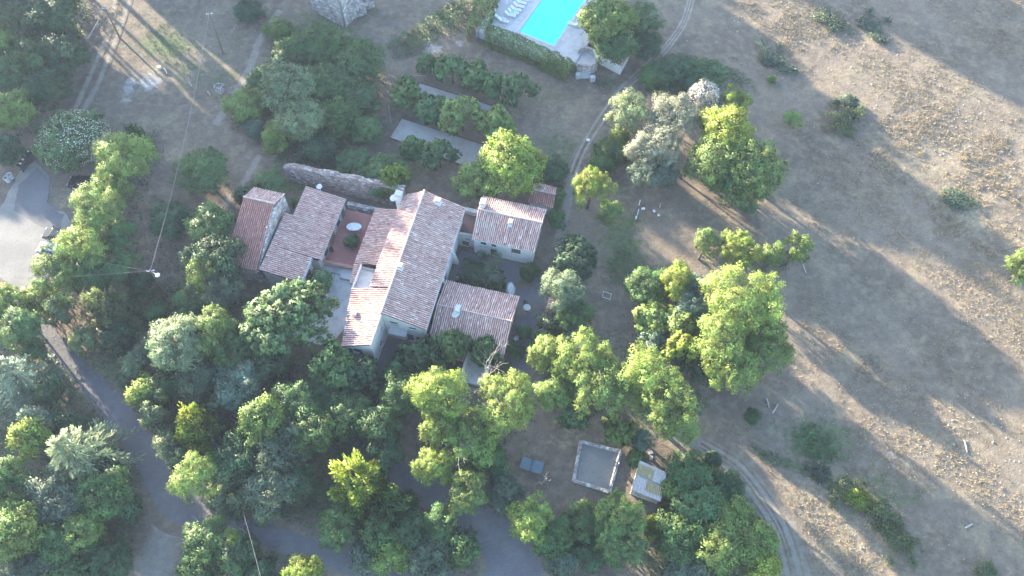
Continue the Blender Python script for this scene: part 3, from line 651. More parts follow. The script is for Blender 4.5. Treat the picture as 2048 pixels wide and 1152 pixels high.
# south-east wing
t = house('south_wing', 'single storey wing with gable tiled roof at lower right of house', 10.5, 4.4)
b0, b1, a0, a1 = 5.6, 15.1, .9, 8.0
wall(t, hs(b0, a0, 0), hs(b1, a0, 0), 0, 2.55, [(3.6, 4.6, .9, 1.9, 'window'), (5.6, 7.0, .03, 2.2, 'door')])
wall(t, hs(b1, a0, 0), hs(b1, a1, 0), 0, (2.55, 3.1), [(1.6, 2.4, .8, 1.9, 'window'), (4.4, 5.3, .03, 2.0, 'door')], gable=[(3.5, 3.85)])
wall(t, hs(b1, a1, 0), hs(b0, a1, 0), 0, 3.1, [(2, 3, 1, 2, 'window'), (6, 7, 1, 2, 'window')])
roof(t, hs(5.5, 4.35, 4.05), hs(15.35, 4.35, 4.05), hs(15.4, .45, 2.65), hs(5.55, .45, 2.65), seed=91)
roof(t, hs(5.5, 4.35, 4.048), hs(15.35, 4.35, 4.048), hs(15.45, 8.35, 3.2), hs(5.5, 8.35, 3.2), seed=92)
ridge_cap(t, hs(5.5, 4.35, 4.12), hs(15.35, 4.35, 4.12), .1); chimney(t, hs(8.4, 4.0, 0), .6, .9, 3.6, 4.9)
t = thing('entrance_terrace', 'raised grey entrance terrace with two pale side walls', 'terrace', hs(12.3, -1.2, 0))
fl = MB(); fl.prism([hs(b, a, 0)[:2] for b, a in ((10.9, -3.6), (13.5, -3.6), (13.5, .85), (10.9, .85))], 0, .5); fl.build('floor', M['concrete'], t)
for bb in (10.55, 13.5):
    pr = MB(); pr.prism([hs(b, a, 0)[:2] for b, a in ((bb, -3.6), (bb + .35, -3.6), (bb + .35, .84), (bb, .84))], 0, 1.3); pr.build('side_wall', M['plaster'], t)
t = house('porch_roof', 'small tiled porch roof left of the entrance terrace', 9.5, -.6)
roof(t, hs(8.4, .85, 2.1), hs(10.5, .85, 2.1), hs(10.5, -1.4, 1.6), hs(8.4, -1.4, 1.6), seed=93)
ps = MB()
for bb in (8.55, 10.35): ps.beam(hs(bb, -1.25, 0), hs(bb, -1.25, 1.45), .14)
ps.build('posts', M['wood'], t)

# satellite dishes
dish('white satellite dish at the barn roof by the ruined wall', hs(-14.9, 17.6, 3.2), hs(-14.9, 17.6, 4.3), .42, (.5, -.8, .35))
dish('white satellite dish on the tall chimney of the main house', hs(-3.6, 16.9, 6.2), hs(-3.7, 16.6, 7.1), .5, (.5, -.8, .4))
dish('pinkish satellite dish on the south wing chimney', hs(8.35, 3.5, 3.8), hs(8.3, 3.25, 4.75), .48, (.3, -.85, .45))

# hut with corrugated roof
def corrug(parent, q, n, matk, name='roof_sheet', amp=.03):
    """corrugated sheet over quad q = (top-left, top-right, bottom-right, bottom-left); ridges run down"""
    mb = MB(); tl_, tr_, br_, bl_ = [np.array(p, float) for p in q]; nz_ = np.cross(tr_ - tl_, tl_ - bl_); nz_ /= np.linalg.norm(nz_)
    if nz_[2] < 0: nz_ = -nz_
    row = []
    for k in range(n * 4 + 1):
        u = k / (n * 4); z = nz_ * amp * math.sin(u * n * 2 * math.pi)
        row.append([mb.vert(lerp(tl_, tr_, u) + z), mb.vert(lerp(bl_, br_, u) + z)])
    for k in range(n * 4): mb.f.append([row[k][1], row[k + 1][1], row[k + 1][0], row[k][0]]); mb.c.append(.5)
    o = mb.build(name, M[matk], parent); return o
nw_, ne_, se_, sw_ = g(1280, 921, 2.5), g(1333, 945, 2.4), g(1321, 1003, 2.2), g(1263, 980, 2.2)
ctr = (nw_ + se_) / 2
t = thing('hut', 'small white hut with patched corrugated roof beside the sandpit', 'hut', (ctr[0], ctr[1], 0))
ins = lambda p: ctr + (p - ctr) * .93
W4 = [ins(sw_), ins(se_), ins(ne_), ins(nw_)]
for k in range(4): wall(t, W4[k], W4[(k + 1) % 4], 0, 2.1, [(.5, 1.2, .9, 1.6, 'window')] if k == 0 else [], 'plaster')
sl_ = MB(); sl_.box8([(*p[:2], 2.0) for p in (sw_, se_, ne_, nw_)] + [(*p[:2], p[2] - .09) for p in (sw_, se_, ne_, nw_)]); sl_.build('roof_slab', M['concrete'], t)
def on(u, v, z=0): p = lerp(lerp(nw_, ne_, u), lerp(sw_, se_, u), v); return p + np.array([0, 0, z])
for (u0, u1, v0, v1, mk, n, z) in ((0, 1, 0.0, .14, 'fibre', 9, .02), (.02, .6, .1, .46, 'mossy', 9, .06), (.58, 1.0, .12, .47, 'fibre', 7, .1), (.02, .45, .52, .8, 'fibre', 7, .06), (.43, .98, .52, .84, 'mossy', 8, .1), (0, 1, .8, 1.0, 'fibre', 9, .0)):
    corrug(t, (on(u0, v0, z), on(u1, v0, z), on(u1, v1, z), on(u0, v1, z)), n, mk)

# ruined tower at the upper edge
t = thing('ruined_tower', 'roofless grey rubble tower ruin at the upper edge', 'ruin', g(689, 51))
c0 = g(689, 52); c1 = g(722, 22); c2 = g(648, 14)
d1 = (c1 - c0)[:2]; d1 /= np.linalg.norm(d1); d2 = np.array([-d1[1], d1[0]])
P4 = [c0[:2], c0[:2] + d1 * 4.6, c0[:2] + d1 * 4.6 + d2 * 5.2, c0[:2] + d2 * 5.2]
hts = [[5.6, 6.2, 6.6, 6.3], [6.3, 6.5, 6.0, 6.2], [6.2, 6.8, 6.0, 5.8], [5.8, 5.2, 6.0, 5.6]]
for k in range(4): rubble(t, P4[k], P4[(k + 1) % 4], 0, hts[k], .7, 101 + k)
q0 = c0[:2] + d1 * 3.0 - d2 * .1; rubble(t, q0, q0 + np.array([d1[0] * 1.4 - d2[0] * .9, d1[1] * 1.4 - d2[1] * .9]), 0, [3.2, 1.8], .9, 106, name='buttress')
t = thing('ruined_pier', 'broken stone pier right of the ruined tower', 'ruin', g(738, 16)); p = g(733, 17); q = g(748, 11); rubble(t, p, q, 0, [2.6, 3.2, 2.4], .8, 107)
t = thing('ruined_pier', 'broken stone pier left of the ruined tower', 'ruin', g(632, 18)); p = g(628, 16); q = g(640, 20); rubble(t, p, q, 0, [2.2, 2.6], .8, 108)

# pool terrace
TZ = 1.3
deck_px = [(968, 62), (1000, -30), (1290, -30), (1262, 20), (1236, 110), (1205, 108), (1180, 96), (1150, 130), (1110, 112), (1030, 84)]
poly = ring_fix([tuple(g(px, py, TZ)[:2]) for px, py in deck_px])
pool_px = [(1038, 62), (1098, -22), (1182, -8), (1112, 92)]
pp = [g(1038, 63, TZ)[:2], g(1108, 91, TZ)[:2]]
e_ = pp[1] - pp[0]; wid = np.linalg.norm(e_); e_ /= wid; f_ = np.array([-e_[1], e_[0]]); pl = 12.5
def pq(u, v): return pp[0] + e_ * u + f_ * v
inner = [pq(0, 0), pq(wid, 0), pq(wid, pl), pq(0, pl)]
mb = MB()
lo_ = [(p[0], p[1]) for p in poly]
mb2 = MB()
# deck laid as strips round the basin so the water lies in a real opening
U0, U1, V0, V1 = -6.2, wid + 4.6, -3.2, pl + 3
for (ua, ub, va, vb_) in ((U0, 0, V0, V1), (wid, U1, V0 + 1.0, V1), (0, wid, V0, 0), (0, wid, pl, V1)):
    mb2.prism([pq(ua, va), pq(ub, va), pq(ub, vb_), pq(ua, vb_)], 0, TZ)
struct('pool_terrace', mb2, M['concrete'])
cp = MB()
for (ua, ub, va, vb_) in ((-.4, 0, -.4, pl + .4), (wid, wid + .4, -.4, pl + .4), (0, wid, -.4, 0), (0, wid, pl, pl + .4)):
    cp.prism([pq(ua, va), pq(ub, va), pq(ub, vb_), pq(ua, vb_)], TZ, TZ + .05)
struct('pool_edge', cp, M['terrace'])
bs = MB(); bs.prism([pq(0.002, .002), pq(wid - .002, .002), pq(wid - .002, pl - .002), pq(.002, pl - .002)], -.3, TZ - .9); struct('pool_basin', bs, M['pool_liner'])
wt = MB(); wt.prism([pq(0.004, .004), pq(wid - .004, .004), pq(wid - .004, pl - .004), pq(.004, pl - .004)], TZ - .3, TZ - .1); struct('pool_water', wt, M['pool_water'])
# round stone bastion
bc = g(1170, 122, 1.0); t = thing('stone_bastion', 'round stone bastion with curved parapet beside the pool hedge', 'terrace', (bc[0], bc[1], 0))
R_ = 2.05
fl = MB(); fl.lathe((bc[0], bc[1], 0), [(0, 1.15), (R_ - .3, 1.15)], 24); fl.build('floor', M['terrace'], t)
wl_ = MB(); rr = random.Random(3); n = 26
for row in range(7):
    for j in range(n):
        a_0 = -2.35 + (4.6) * (j + .5 * (row % 2)) / n; a_1 = a_0 + 4.6 / n - .012; ro = R_ + rr.uniform(-.03, .04); z0, z1 = row * .3, row * .3 + .285
        P_ = [(bc[0] + math.cos(a) * r, bc[1] + math.sin(a) * r) for a, r in ((a_0, R_ - .32), (a_0, ro), (a_1, ro), (a_1, R_ - .32))]
        wl_.box8([(*p, z0) for p in P_] + [(*p, z1) for p in P_], min(1, max(0, rr.gauss(.55, .25))))
wl_.build('parapet_stones', M['stone'], t, kind='stuff')
for (px, py, h) in ((1156, 152, .9), (1185, 158, 1.0)):
    p = g(px, py, .4); st = MB(); st.box((p[0], p[1], h / 2), (.75, .6, h), .3); st.build('pillar', M['concrete'], t)
for k in range(4):
    p = g(1171, 140 + k * 5); st = MB(); st.box((p[0], p[1], (1.0 - .25 * k) / 2), (1.5, .5, 1.0 - .25 * k), .05); st.build('step', M['concrete'], t)
# pump house
t = thing('pump_house', 'small white walled outbuilding under the tree right of the bastion', 'outbuilding', g(1235, 130))
K = [g(1198, 128), g(1240, 150), g(1258, 118), g(1216, 98)]
for k in range(4): wall(t, K[k], K[(k + 1) % 4], 0, 1.9, [])
kz = lambda p, z: np.array([p[0], p[1], z])
roof(t, kz(K[3], 2.5), kz(K[2], 2.5), kz(K[1], 2.0), kz(K[0], 2.0), seed=111)
#FOLIAGE
# ------------------------------------------------------------------ foliage
NR = np.random.default_rng(42)
def unit(v): return v / np.maximum(np.linalg.norm(v, axis=-1, keepdims=True), 1e-9)
def sph(n, zmin=-1.0):
    z = NR.uniform(zmin, 1, n); a = NR.uniform(0, 2 * math.pi, n); r = np.sqrt(1 - z * z)
    return np.stack([r * np.cos(a), r * np.sin(a), z], -1)
def leaves_mesh(name, pos, axis_, nrm, ln, wd, shade, tint):
    """one folded lance-shaped leaf spray (two triangles) per row"""
    n = len(pos); axis_ = unit(axis_); nrm = np.where((nrm * shade).sum(1, keepdims=True) < 0, -nrm, nrm); side = unit(np.cross(nrm, axis_)); up_ = np.cross(axis_, side)
    ln = np.broadcast_to(np.asarray(ln, float), (n,))[:, None]; wd = np.broadcast_to(np.asarray(wd, float), (n,))[:, None]
    v = np.stack([pos - axis_ * ln * .5, pos + side * wd * .5 + axis_ * ln * .05 - up_ * wd * .12, pos + axis_ * ln * .5 - up_ * wd * .1, pos - side * wd * .5 + axis_ * ln * .05 - up_ * wd * .12], 1).reshape(-1, 3)
    me = bpy.data.meshes.new(name); me.vertices.add(4 * n); me.vertices.foreach_set('co', v.astype(np.float32).ravel())
    b = np.arange(n, dtype=np.int32)[:, None] * 4
    tri = np.concatenate([b + np.array([0, 2, 1]), b + np.array([0, 3, 2])], 1).astype(np.int32)
    me.loops.add(6 * n); me.loops.foreach_set('vertex_index', tri.ravel())
    me.polygons.add(2 * n); me.polygons.foreach_set('loop_start', np.arange(0, 6 * n, 3, dtype=np.int32))
    me.polygons.foreach_set('use_smooth', np.ones(2 * n, dtype=bool)); me.update(calc_edges=True)
    at = me.attributes.new('tint', 'FLOAT', 'FACE'); at.data.foreach_set('value', np.repeat(np.clip(tint, 0, 1), 2).astype(np.float32))
    me.normals_split_custom_set_from_vertices(np.repeat(unit(shade), 4, 0).tolist())
    me.materials.append(M['foliage']); return me
def blob_leaves(C, r, per, sub, leaf, spread, droop=0.2, crown_c=None, flat=1.0, asp=.55):
    """C blob centres, r radii; leaves gathered in twig clusters on each blob"""
    P, A, Nn, Sh, T = [], [], [], [], []
    cc = np.zeros(3) if crown_c is None else crown_c
    for c, rr in zip(C, r):
        out = unit((c - cc)[None])[0] if np.linalg.norm(c - cc) > .01 else np.array([0, 0, 1.])
        dirs = sph(sub * 3); score = dirs @ (out * .8 + np.array([0, 0, .5])); dirs = dirs[np.argsort(-score)[:sub * 2]]; dirs = dirs[NR.permutation(len(dirs))[:sub]]
        rad = rr * NR.uniform(.72, 1.06, sub)[:, None]
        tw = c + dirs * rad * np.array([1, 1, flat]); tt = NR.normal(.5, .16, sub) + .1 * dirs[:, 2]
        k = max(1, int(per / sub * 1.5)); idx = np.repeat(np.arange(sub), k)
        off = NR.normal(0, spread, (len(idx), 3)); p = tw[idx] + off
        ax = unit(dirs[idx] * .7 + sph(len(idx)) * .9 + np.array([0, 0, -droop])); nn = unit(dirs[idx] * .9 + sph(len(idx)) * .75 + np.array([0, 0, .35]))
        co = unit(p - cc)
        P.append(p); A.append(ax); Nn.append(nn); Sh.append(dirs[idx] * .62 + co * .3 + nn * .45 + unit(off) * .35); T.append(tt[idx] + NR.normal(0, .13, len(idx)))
    P, A, Nn, Sh, T = [np.concatenate(x) for x in (P, A, Nn, Sh, T)]
    L = leaf * .8 * NR.uniform(.7, 1.35, len(P)); return P, A, Nn, L, L * asp, Sh, T
def shell(n, R, Rz, zmin=-.35, f=(.55, .8), low=0):
    d = sph(n * 2, zmin)[:n]; k = NR.uniform(f[0], f[1], n)[:, None]
    return d * k * np.array([R, R, Rz])
def crown_broad(R, Rz, nb, per, leaf, br=(.28, .42), sub=22, spread=.22, f=(.5, .8), droop=.2, asp=.55, lop=.12):
    C = shell(nb, R, Rz, -.45, f); nf = max(4, nb // 3); C = np.concatenate([C, shell(nf, R, Rz, .1, (.25, .62))]); nb += nf
    C[:, 0] *= 1 + NR.uniform(-lop, lop); C += NR.normal(0, .05 * R, C.shape)
    r = NR.uniform(br[0], br[1], nb) * R
    return leaves_mesh('crown', *blob_leaves(C, r, per, sub, leaf, spread, droop, None, min(1, Rz / R * 1.05), asp))
def crown_cedar(R, Hh, nbr, leaf=.5):
    P, A, Nn, Sh, T = [], [], [], [], []
    for k in range(nbr):
        f = (k + .5) / nbr; az = k * 2.39996 + NR.normal(0, .25); z = Hh * (-.5 + f); ln = R * (1 - f) ** .65 * NR.uniform(.75, 1.1) + .25
        d = np.array([math.cos(az), math.sin(az), 0.]); m = int(6 + 9 * ln / R * 1.2)
        for j in range(m):
            u = (j + .6) / m; c = d * ln * u + np.array([0, 0, z + .1 * ln * u - .22 * ln * u * u]); q = 5
            w = .55 * ln * .34 * (1 - .55 * u)
            s = NR.uniform(-1, 1, q); sd = np.array([-d[1], d[0], 0.])
            p = c + sd * (s * w)[:, None] + NR.normal(0, .07, (q, 3)) + d * (np.abs(s) * .2)[:, None]
            ax = unit(d + sd * (s * .8)[:, None] + NR.normal(0, .22, (q, 3)) + np.array([0, 0, .1])); nn = unit(np.array([0, 0, 1.]) + NR.normal(0, .4, (q, 3)))
            P.append(p); A.append(ax); Nn.append(nn); Sh.append(nn * .8 + d * .55 + NR.normal(0, .15, (q, 3))); T.append(NR.normal(.42 + .25 * u, .13, q))
    P, A, Nn, Sh, T = [np.concatenate(x) for x in (P, A, Nn, Sh, T)]
    L = leaf * NR.uniform(.7, 1.4, len(P)); return leaves_mesh('crown', P, A, Nn, L, L * .24, Sh, T)
def crown_cone(R, Hh, n, leaf, pw=.8, lobes=26, asp=.4):
    """conifer with upswept fronds over a lobed cone"""
    lb = NR.uniform(0, 2 * math.pi, lobes), NR.uniform(0, .95, lobes), NR.uniform(.15, .42, lobes)
    f = 1 - np.sqrt(NR.uniform(0, 1, n)); az = NR.uniform(0, 2 * math.pi, n)
    bump = np.zeros(n)
    for a, h_, s_ in zip(*lb):
        da = np.angle(np.exp(1j * (az - a))); bump = np.maximum(bump, s_ * np.exp(-(da / .3) ** 2 - ((f - h_) / .085) ** 2))
    r = R * ((1 - f) ** pw * .6 + .05 + bump) * NR.uniform(.7, 1.06, n); d_ = np.stack([np.cos(az), np.sin(az), 0 * az], -1)
    p = d_ * r[:, None]; p[:, 2] = Hh * (-.5 + f) + bump * R * .4 + NR.normal(0, .08, n)
    ax = unit(d_ * .7 + np.array([0, 0, .75]) + NR.normal(0, .3, (n, 3))); nn = unit(d_ + np.array([0, 0, .6]) + NR.normal(0, .5, (n, 3)))
    L = leaf * NR.uniform(.7, 1.35, n)
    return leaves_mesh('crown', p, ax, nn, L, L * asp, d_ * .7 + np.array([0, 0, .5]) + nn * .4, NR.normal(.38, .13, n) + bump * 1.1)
def trunk_mesh(seed, Hh=1.0, r=.05, limbs=6):
    R = random.Random(seed); mb = MB(); p = Vector((0, 0, -.03)); pts = [p]
    for k in range(4): p = p + Vector((R.uniform(-.03, .03), R.uniform(-.03, .03), Hh / 4)); pts.append(p)
    mb.tube(pts, [r * 1.25, r, r * .85, r * .65, r * .35], 7)
    for k in range(limbs):
        b = pts[2 + k % 3]; a = k * 2.4 + R.uniform(-.4, .4); q = b + Vector((math.cos(a) * .16, math.sin(a) * .16, .14)); e = q + Vector((math.cos(a) * .18, math.sin(a) * .18, R.uniform(.08, .22)))
        mb.tube([b, q, e], [r * .5, r * .35, r * .12], 5)
    me = mb.mesh('trunk', smooth_=True); me.materials.append(M['bark']); return me
TRUNKS = [trunk_mesh(k) for k in range(4)]
PROTO = {
  'broad_l': [(crown_broad(4.6, 3.4, 34, 330, .33), 4.6, 3.4) for _ in range(3)],
  'broad_m': [(crown_broad(3.0, 2.5, 24, 250, .30, spread=.18), 3.0, 2.5) for _ in range(3)],
  'broad_s': [(crown_broad(1.8, 1.5, 15, 190, .26, spread=.14, sub=16), 1.8, 1.5) for _ in range(3)],
  'feather_l': [(crown_broad(4.6, 4.2, 52, 240, .27, (.17, .29), 26, .17, (.5, .92), .35, .5, .2), 4.6, 4.2) for _ in range(3)],
  'feather_m': [(crown_broad(3.0, 3.0, 34, 210, .25, (.2, .32), 22, .15, (.45, .9), .35, .5, .2), 3.0, 3.0) for _ in range(3)],
  'feather_s': [(crown_broad(1.7, 1.8, 18, 150, .22, (.24, .36), 16, .13, (.4, .95), .35, .5, .2), 1.7, 1.8) for _ in range(2)],
  'rosette_l': [(crown_broad(4.6, 3.3, 46, 300, .36, (.2, .3), 16, .14, (.62, .86), .5, .62, .08), 4.6, 3.3) for _ in range(2)],
  'rosette_s': [(crown_broad(2.1, 1.7, 26, 170, .34, (.24, .34), 12, .11, (.5, .85), .5, .62, .12), 2.1, 1.7) for _ in range(3)],
  'round': [(crown_broad(1.6, 1.35, 22, 220, .2, (.34, .42), 24, .12, (.5, .66), .1, .6, .05), 1.6, 1.35) for _ in range(2)],
  'weed': [(crown_broad(1.6, .6, 13, 110, .26, (.14, .26), 12, .16, (.15, 1.15), -.6, .4, .25), 1.6, .6) for _ in range(3)],
  'cedar': [(crown_cedar(5.2, 6.0, 74), 5.2, 3.0) for _ in range(2)],
  'fluffy': [(crown_cone(2.9, 6.0, 9000, .34), 2.9, 3.0) for _ in range(2)],
  'spruce': [(crown_cone(3.8, 8.0, 11000, .42, .9, 40), 3.8, 4.0) for _ in range(2)],
}
COL = {'lime': (.21, .27, .06), 'bright': (.145, .205, .05), 'mid': (.08, .14, .045), 'dark': (.056, .10, .042), 'blue': (.10, .15, .10),
       'olive': (.13, .155, .065), 'grey': (.095, .125, .075), 'silver': (.25, .245, .17), 'yellow': (.20, .25, .04), 'pale': (.17, .215, .105), 'hedge': (.06, .10, .03), 'tan': (.17, .14, .075)}
uid = [0]
def blossom_mesh(R, Rz, n, size):
    d_ = sph(n, -.1); p = d_ * np.array([R, R, Rz]) * NR.uniform(.86, 1.03, n)[:, None]
    return leaves_mesh('blossom', p, sph(n), unit(d_ + sph(n) * .4), size * NR.uniform(.6, 1.3, n), size * .7, d_, NR.uniform(.3, 1, n))
def tree(px, py, r, h, kind, col, label, cat='tree', name=None, group=None, blossom=None):
    """px,py,r: crown centre and half width in the photo; h: height of the top in metres"""
    k = uid[0]; uid[0] += 1
    low = cat in ('shrub', 'bush', 'hedge')
    rz = h * (.5 if low else (.36 if kind not in ('spruce', 'fluffy', 'cedar') else .46)); zc = h - rz * (1.0 if not low else .92)
    c = g(px, py, zc); R = r * mpp(px, py, zc) / (1.0 if kind == 'cedar' else .97 if kind == 'feather' else 1.02)
    key = kind
    if kind in ('broad', 'feather', 'rosette'):
        key = kind + ('_l' if R > 3.4 else '_m' if R > 2.2 and kind != 'rosette' else '_s')
    me, pr, pz = PROTO[key][k % len(PROTO[key])]
    z0 = float(th(c[0], c[1]))
    t = thing(name or {'tree': 'tree', 'conifer': 'conifer', 'shrub': 'shrub', 'bush': 'bush'}.get(cat, 'tree'), label, cat, (c[0], c[1], z0), group)
    a = rnd.uniform(0, 6.28) if kind != 'hedge' else 0
    cr = bpy.data.objects.new('crown', me); S.collection.objects.link(cr); cr.parent = t; cr.location = (0, 0, zc); cr.rotation_euler = (0, 0, a); cr.scale = (R / pr * rnd.uniform(.94, 1.08), R / pr * rnd.uniform(.94, 1.08), rz / pz)
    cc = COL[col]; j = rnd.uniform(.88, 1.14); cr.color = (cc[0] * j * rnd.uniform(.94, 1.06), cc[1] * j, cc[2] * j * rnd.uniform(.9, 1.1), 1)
    tr = bpy.data.objects.new('trunk', TRUNKS[k % 4]); S.collection.objects.link(tr); tr.parent = t; hh = zc + rz * .35; tw = R * .5 if low else max(R * .95, hh * .6); tr.scale = (tw, tw, hh); tr.rotation_euler = (0, 0, a)
    if blossom:
        bm = bpy.data.objects.new('blossom', blossom_mesh(R * .97, rz, int(430 * R), .2)); S.collection.objects.link(bm); bm.parent = t; bm.location = (0, 0, zc); bm.color = (*blossom, 1)
    return t
def inside(P, poly):
    x, y = P[:, 0], P[:, 1]; r = np.zeros(len(P), bool); n = len(poly)
    for k in range(n):
        x0, y0 = poly[k]; x1, y1 = poly[(k + 1) % n]
        c = ((y0 > y) != (y1 > y)) & (x < (x1 - x0) * (y - y0) / (y1 - y0 + 1e-12) + x0); r ^= c
    return r
def scatter(pxs, dens):
    poly = [g(*p)[:2] for p in pxs]; A = np.array(poly); lo, hi = A.min(0), A.max(0)
    P = NR.uniform(lo, hi, (int(np.prod(hi - lo) * dens), 2)); return P[inside(P, poly)]
def patch(name, label, cat, pxs, hmax, dens, col, leaf=.3, upr=.4, feath=1.5, hump=1.4):
    """thicket or weeds: leaves spread over a humped surface, nobody could count them"""
    P = scatter(pxs, dens); s = NR.uniform(0, 50)
    hum = np.clip(.5 + .45 * fbm(P[:, 0] * 4 * hump, P[:, 1] * 4 * hump, s) , .12, 1.3)
    poly = np.array([g(*p)[:2] for p in pxs]); dmin = np.full(len(P), 9e9)
    for k in range(len(poly)):
        a, b = poly[k], poly[(k + 1) % len(poly)]; t_ = np.clip(((P - a) @ (b - a)) / ((b - a) @ (b - a)), 0, 1); dmin = np.minimum(dmin, np.linalg.norm(P - (a + t_[:, None] * (b - a)), axis=1))
    e_ = np.clip(dmin / feath, 0, 1); keep = NR.uniform(0, 1, len(P)) < .25 + .75 * e_; P, hum, e_ = P[keep], hum[keep], e_[keep]
    z = hmax * hum * (.25 + .75 * e_) * np.sqrt(NR.uniform(.1, 1, len(P))); p = np.column_stack([P, z + th(P[:, 0], P[:, 1])])
    n = len(p); ax = unit(sph(n) + np.array([0, 0, upr])); nn = unit(sph(n) * .7 + np.array([0, 0, .8])); L = leaf * NR.uniform(.6, 1.4, n)
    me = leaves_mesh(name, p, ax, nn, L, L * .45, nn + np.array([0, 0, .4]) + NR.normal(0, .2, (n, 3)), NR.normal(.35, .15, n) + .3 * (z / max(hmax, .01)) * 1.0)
    o = bpy.data.objects.new(name, me); S.collection.objects.link(o); o.color = (*COL[col], 1); tag(o, label, cat, None, 'stuff'); return o
def hedge(label, pxs, wid, h, col, name='hedge', dens=62, leaf=.26, lump=.22, cat='hedge'):
    """clipped hedge along a photo line (its foot), rounded box of leaves with a few stems"""
    W_ = [g(*p) for p in pxs]; ctr = sum(W_) / len(W_); t = thing(name, label, cat, (ctr[0], ctr[1], 0))
    P, Nn = [], []
    for a, b in zip(W_, W_[1:]):
        L = np.linalg.norm(b - a); d_ = (b - a) / L; s_ = np.array([d_[1], -d_[0], 0]); n = int(L * (2 * h + wid) * dens)
        u = NR.uniform(-.03, 1.03, n); per = NR.uniform(0, 2 * h + wid, n)
        o = np.where(per < h, wid / 2, np.where(per < h + wid, wid / 2 - (per - h), -wid / 2)); z = np.where(per < h, per, np.where(per < h + wid, h, 2 * h + wid - per))
        nr = np.where((per < h)[:, None], s_, np.where((per < h + wid)[:, None], np.array([0, 0, 1.]), -s_)); edge_ = np.clip((np.abs(o) / (wid / 2)) ** 4 * (z / h) ** 4, 0, 1)
        p = a + (b - a) * u[:, None] + s_ * o[:, None]; p[:, 2] = z
        lm = lump * (np.sin(p[:, 0] * 2.1 + p[:, 1] * 1.3) * np.cos(p[:, 1] * 2.4 - p[:, 0] * .7 + p[:, 2] * 2) + .5 * np.sin(p[:, 0] * 5 + p[:, 2] * 4 + p[:, 1] * 3))
        p = p + nr * (lm - .25 * edge_ + NR.normal(0, .06, n))[:, None]; P.append(p); Nn.append(unit(nr + .5 * np.array([0, 0, 1.]) * edge_[:, None]))
    P, Nn = np.concatenate(P), np.concatenate(Nn); n = len(P); nn = unit(Nn + sph(n) * .6); Lf = leaf * NR.uniform(.7, 1.4, n)
    me = leaves_mesh('foliage', P - np.array([ctr[0], ctr[1], 0]), unit(sph(n) + np.array([0, 0, .6])), nn, Lf, Lf * .55, Nn * .7 + nn * .5, NR.normal(.48, .15, n))
    o = bpy.data.objects.new('foliage', me); S.collection.objects.link(o); o.parent = t; o.color = (*COL[col], 1)
    st = MB()
    for a, b in zip(W_, W_[1:]):
        L = np.linalg.norm(b - a)
        for k in range(max(2, int(L / .8))): p = lerp(a, b, (k + .5) / max(2, int(L / .8))); st.tube([p, p + np.array([0, 0, h * .8])], [.05, .02], 5)
    st.build('stems', M['bark'], t); return t
def dead_tree(px, py, h, label, seed, spread=.55, name='dead_tree', lean=0, depth=4, r0=.09, leaf=None):
    R = random.Random(seed); b = g(px, py, h * .5); mb = MB(); tips = []
    def grow(p, d_, ln, r, dep):
        e = p + d_ * ln; m = (p + e) / 2 + Vector((R.uniform(-.06, .06), R.uniform(-.06, .06), R.uniform(-.04, .04))) * ln * 2; mb.tube([p, m, e], [r, r * .85, r * .62], 5, cap=False)
        if dep <= 1: tips.append(e)
        if dep <= 0: return
        for k in range(R.choice((2, 3, 3))):
            nd = (d_ + Vector((R.uniform(-1, 1), R.uniform(-1, 1), R.uniform(-.35, .75))) * spread * 1.5).normalized(); grow(e, nd, ln * R.uniform(.6, .82), r * .6, dep - 1)
    t = thing(name, label, 'tree' if 'tree' in name else 'branches', (b[0], b[1], 0))
    p0 = Vector((b[0], b[1], 0)); grow(p0, Vector((lean, 0, 1)).normalized(), h * .42, r0, depth)
    mb.build('branches', M['deadwood'], t)
    if leaf:
        P_ = np.repeat(np.array([tuple(q) for q in tips]), 9, 0); P_ = P_ - np.array([b[0], b[1], 0]) + NR.normal(0, .17, P_.shape); n = len(P_); nn = unit(sph(n) * .7 + np.array([0, 0, .8]))
        o = bpy.data.objects.new('leaves', leaves_mesh('leaves', P_, sph(n), nn, .2 * NR.uniform(.7, 1.4, n), .1, nn, NR.normal(.5, .2, n))); S.collection.objects.link(o); o.parent = t; o.color = (*COL[leaf], 1)
    return t
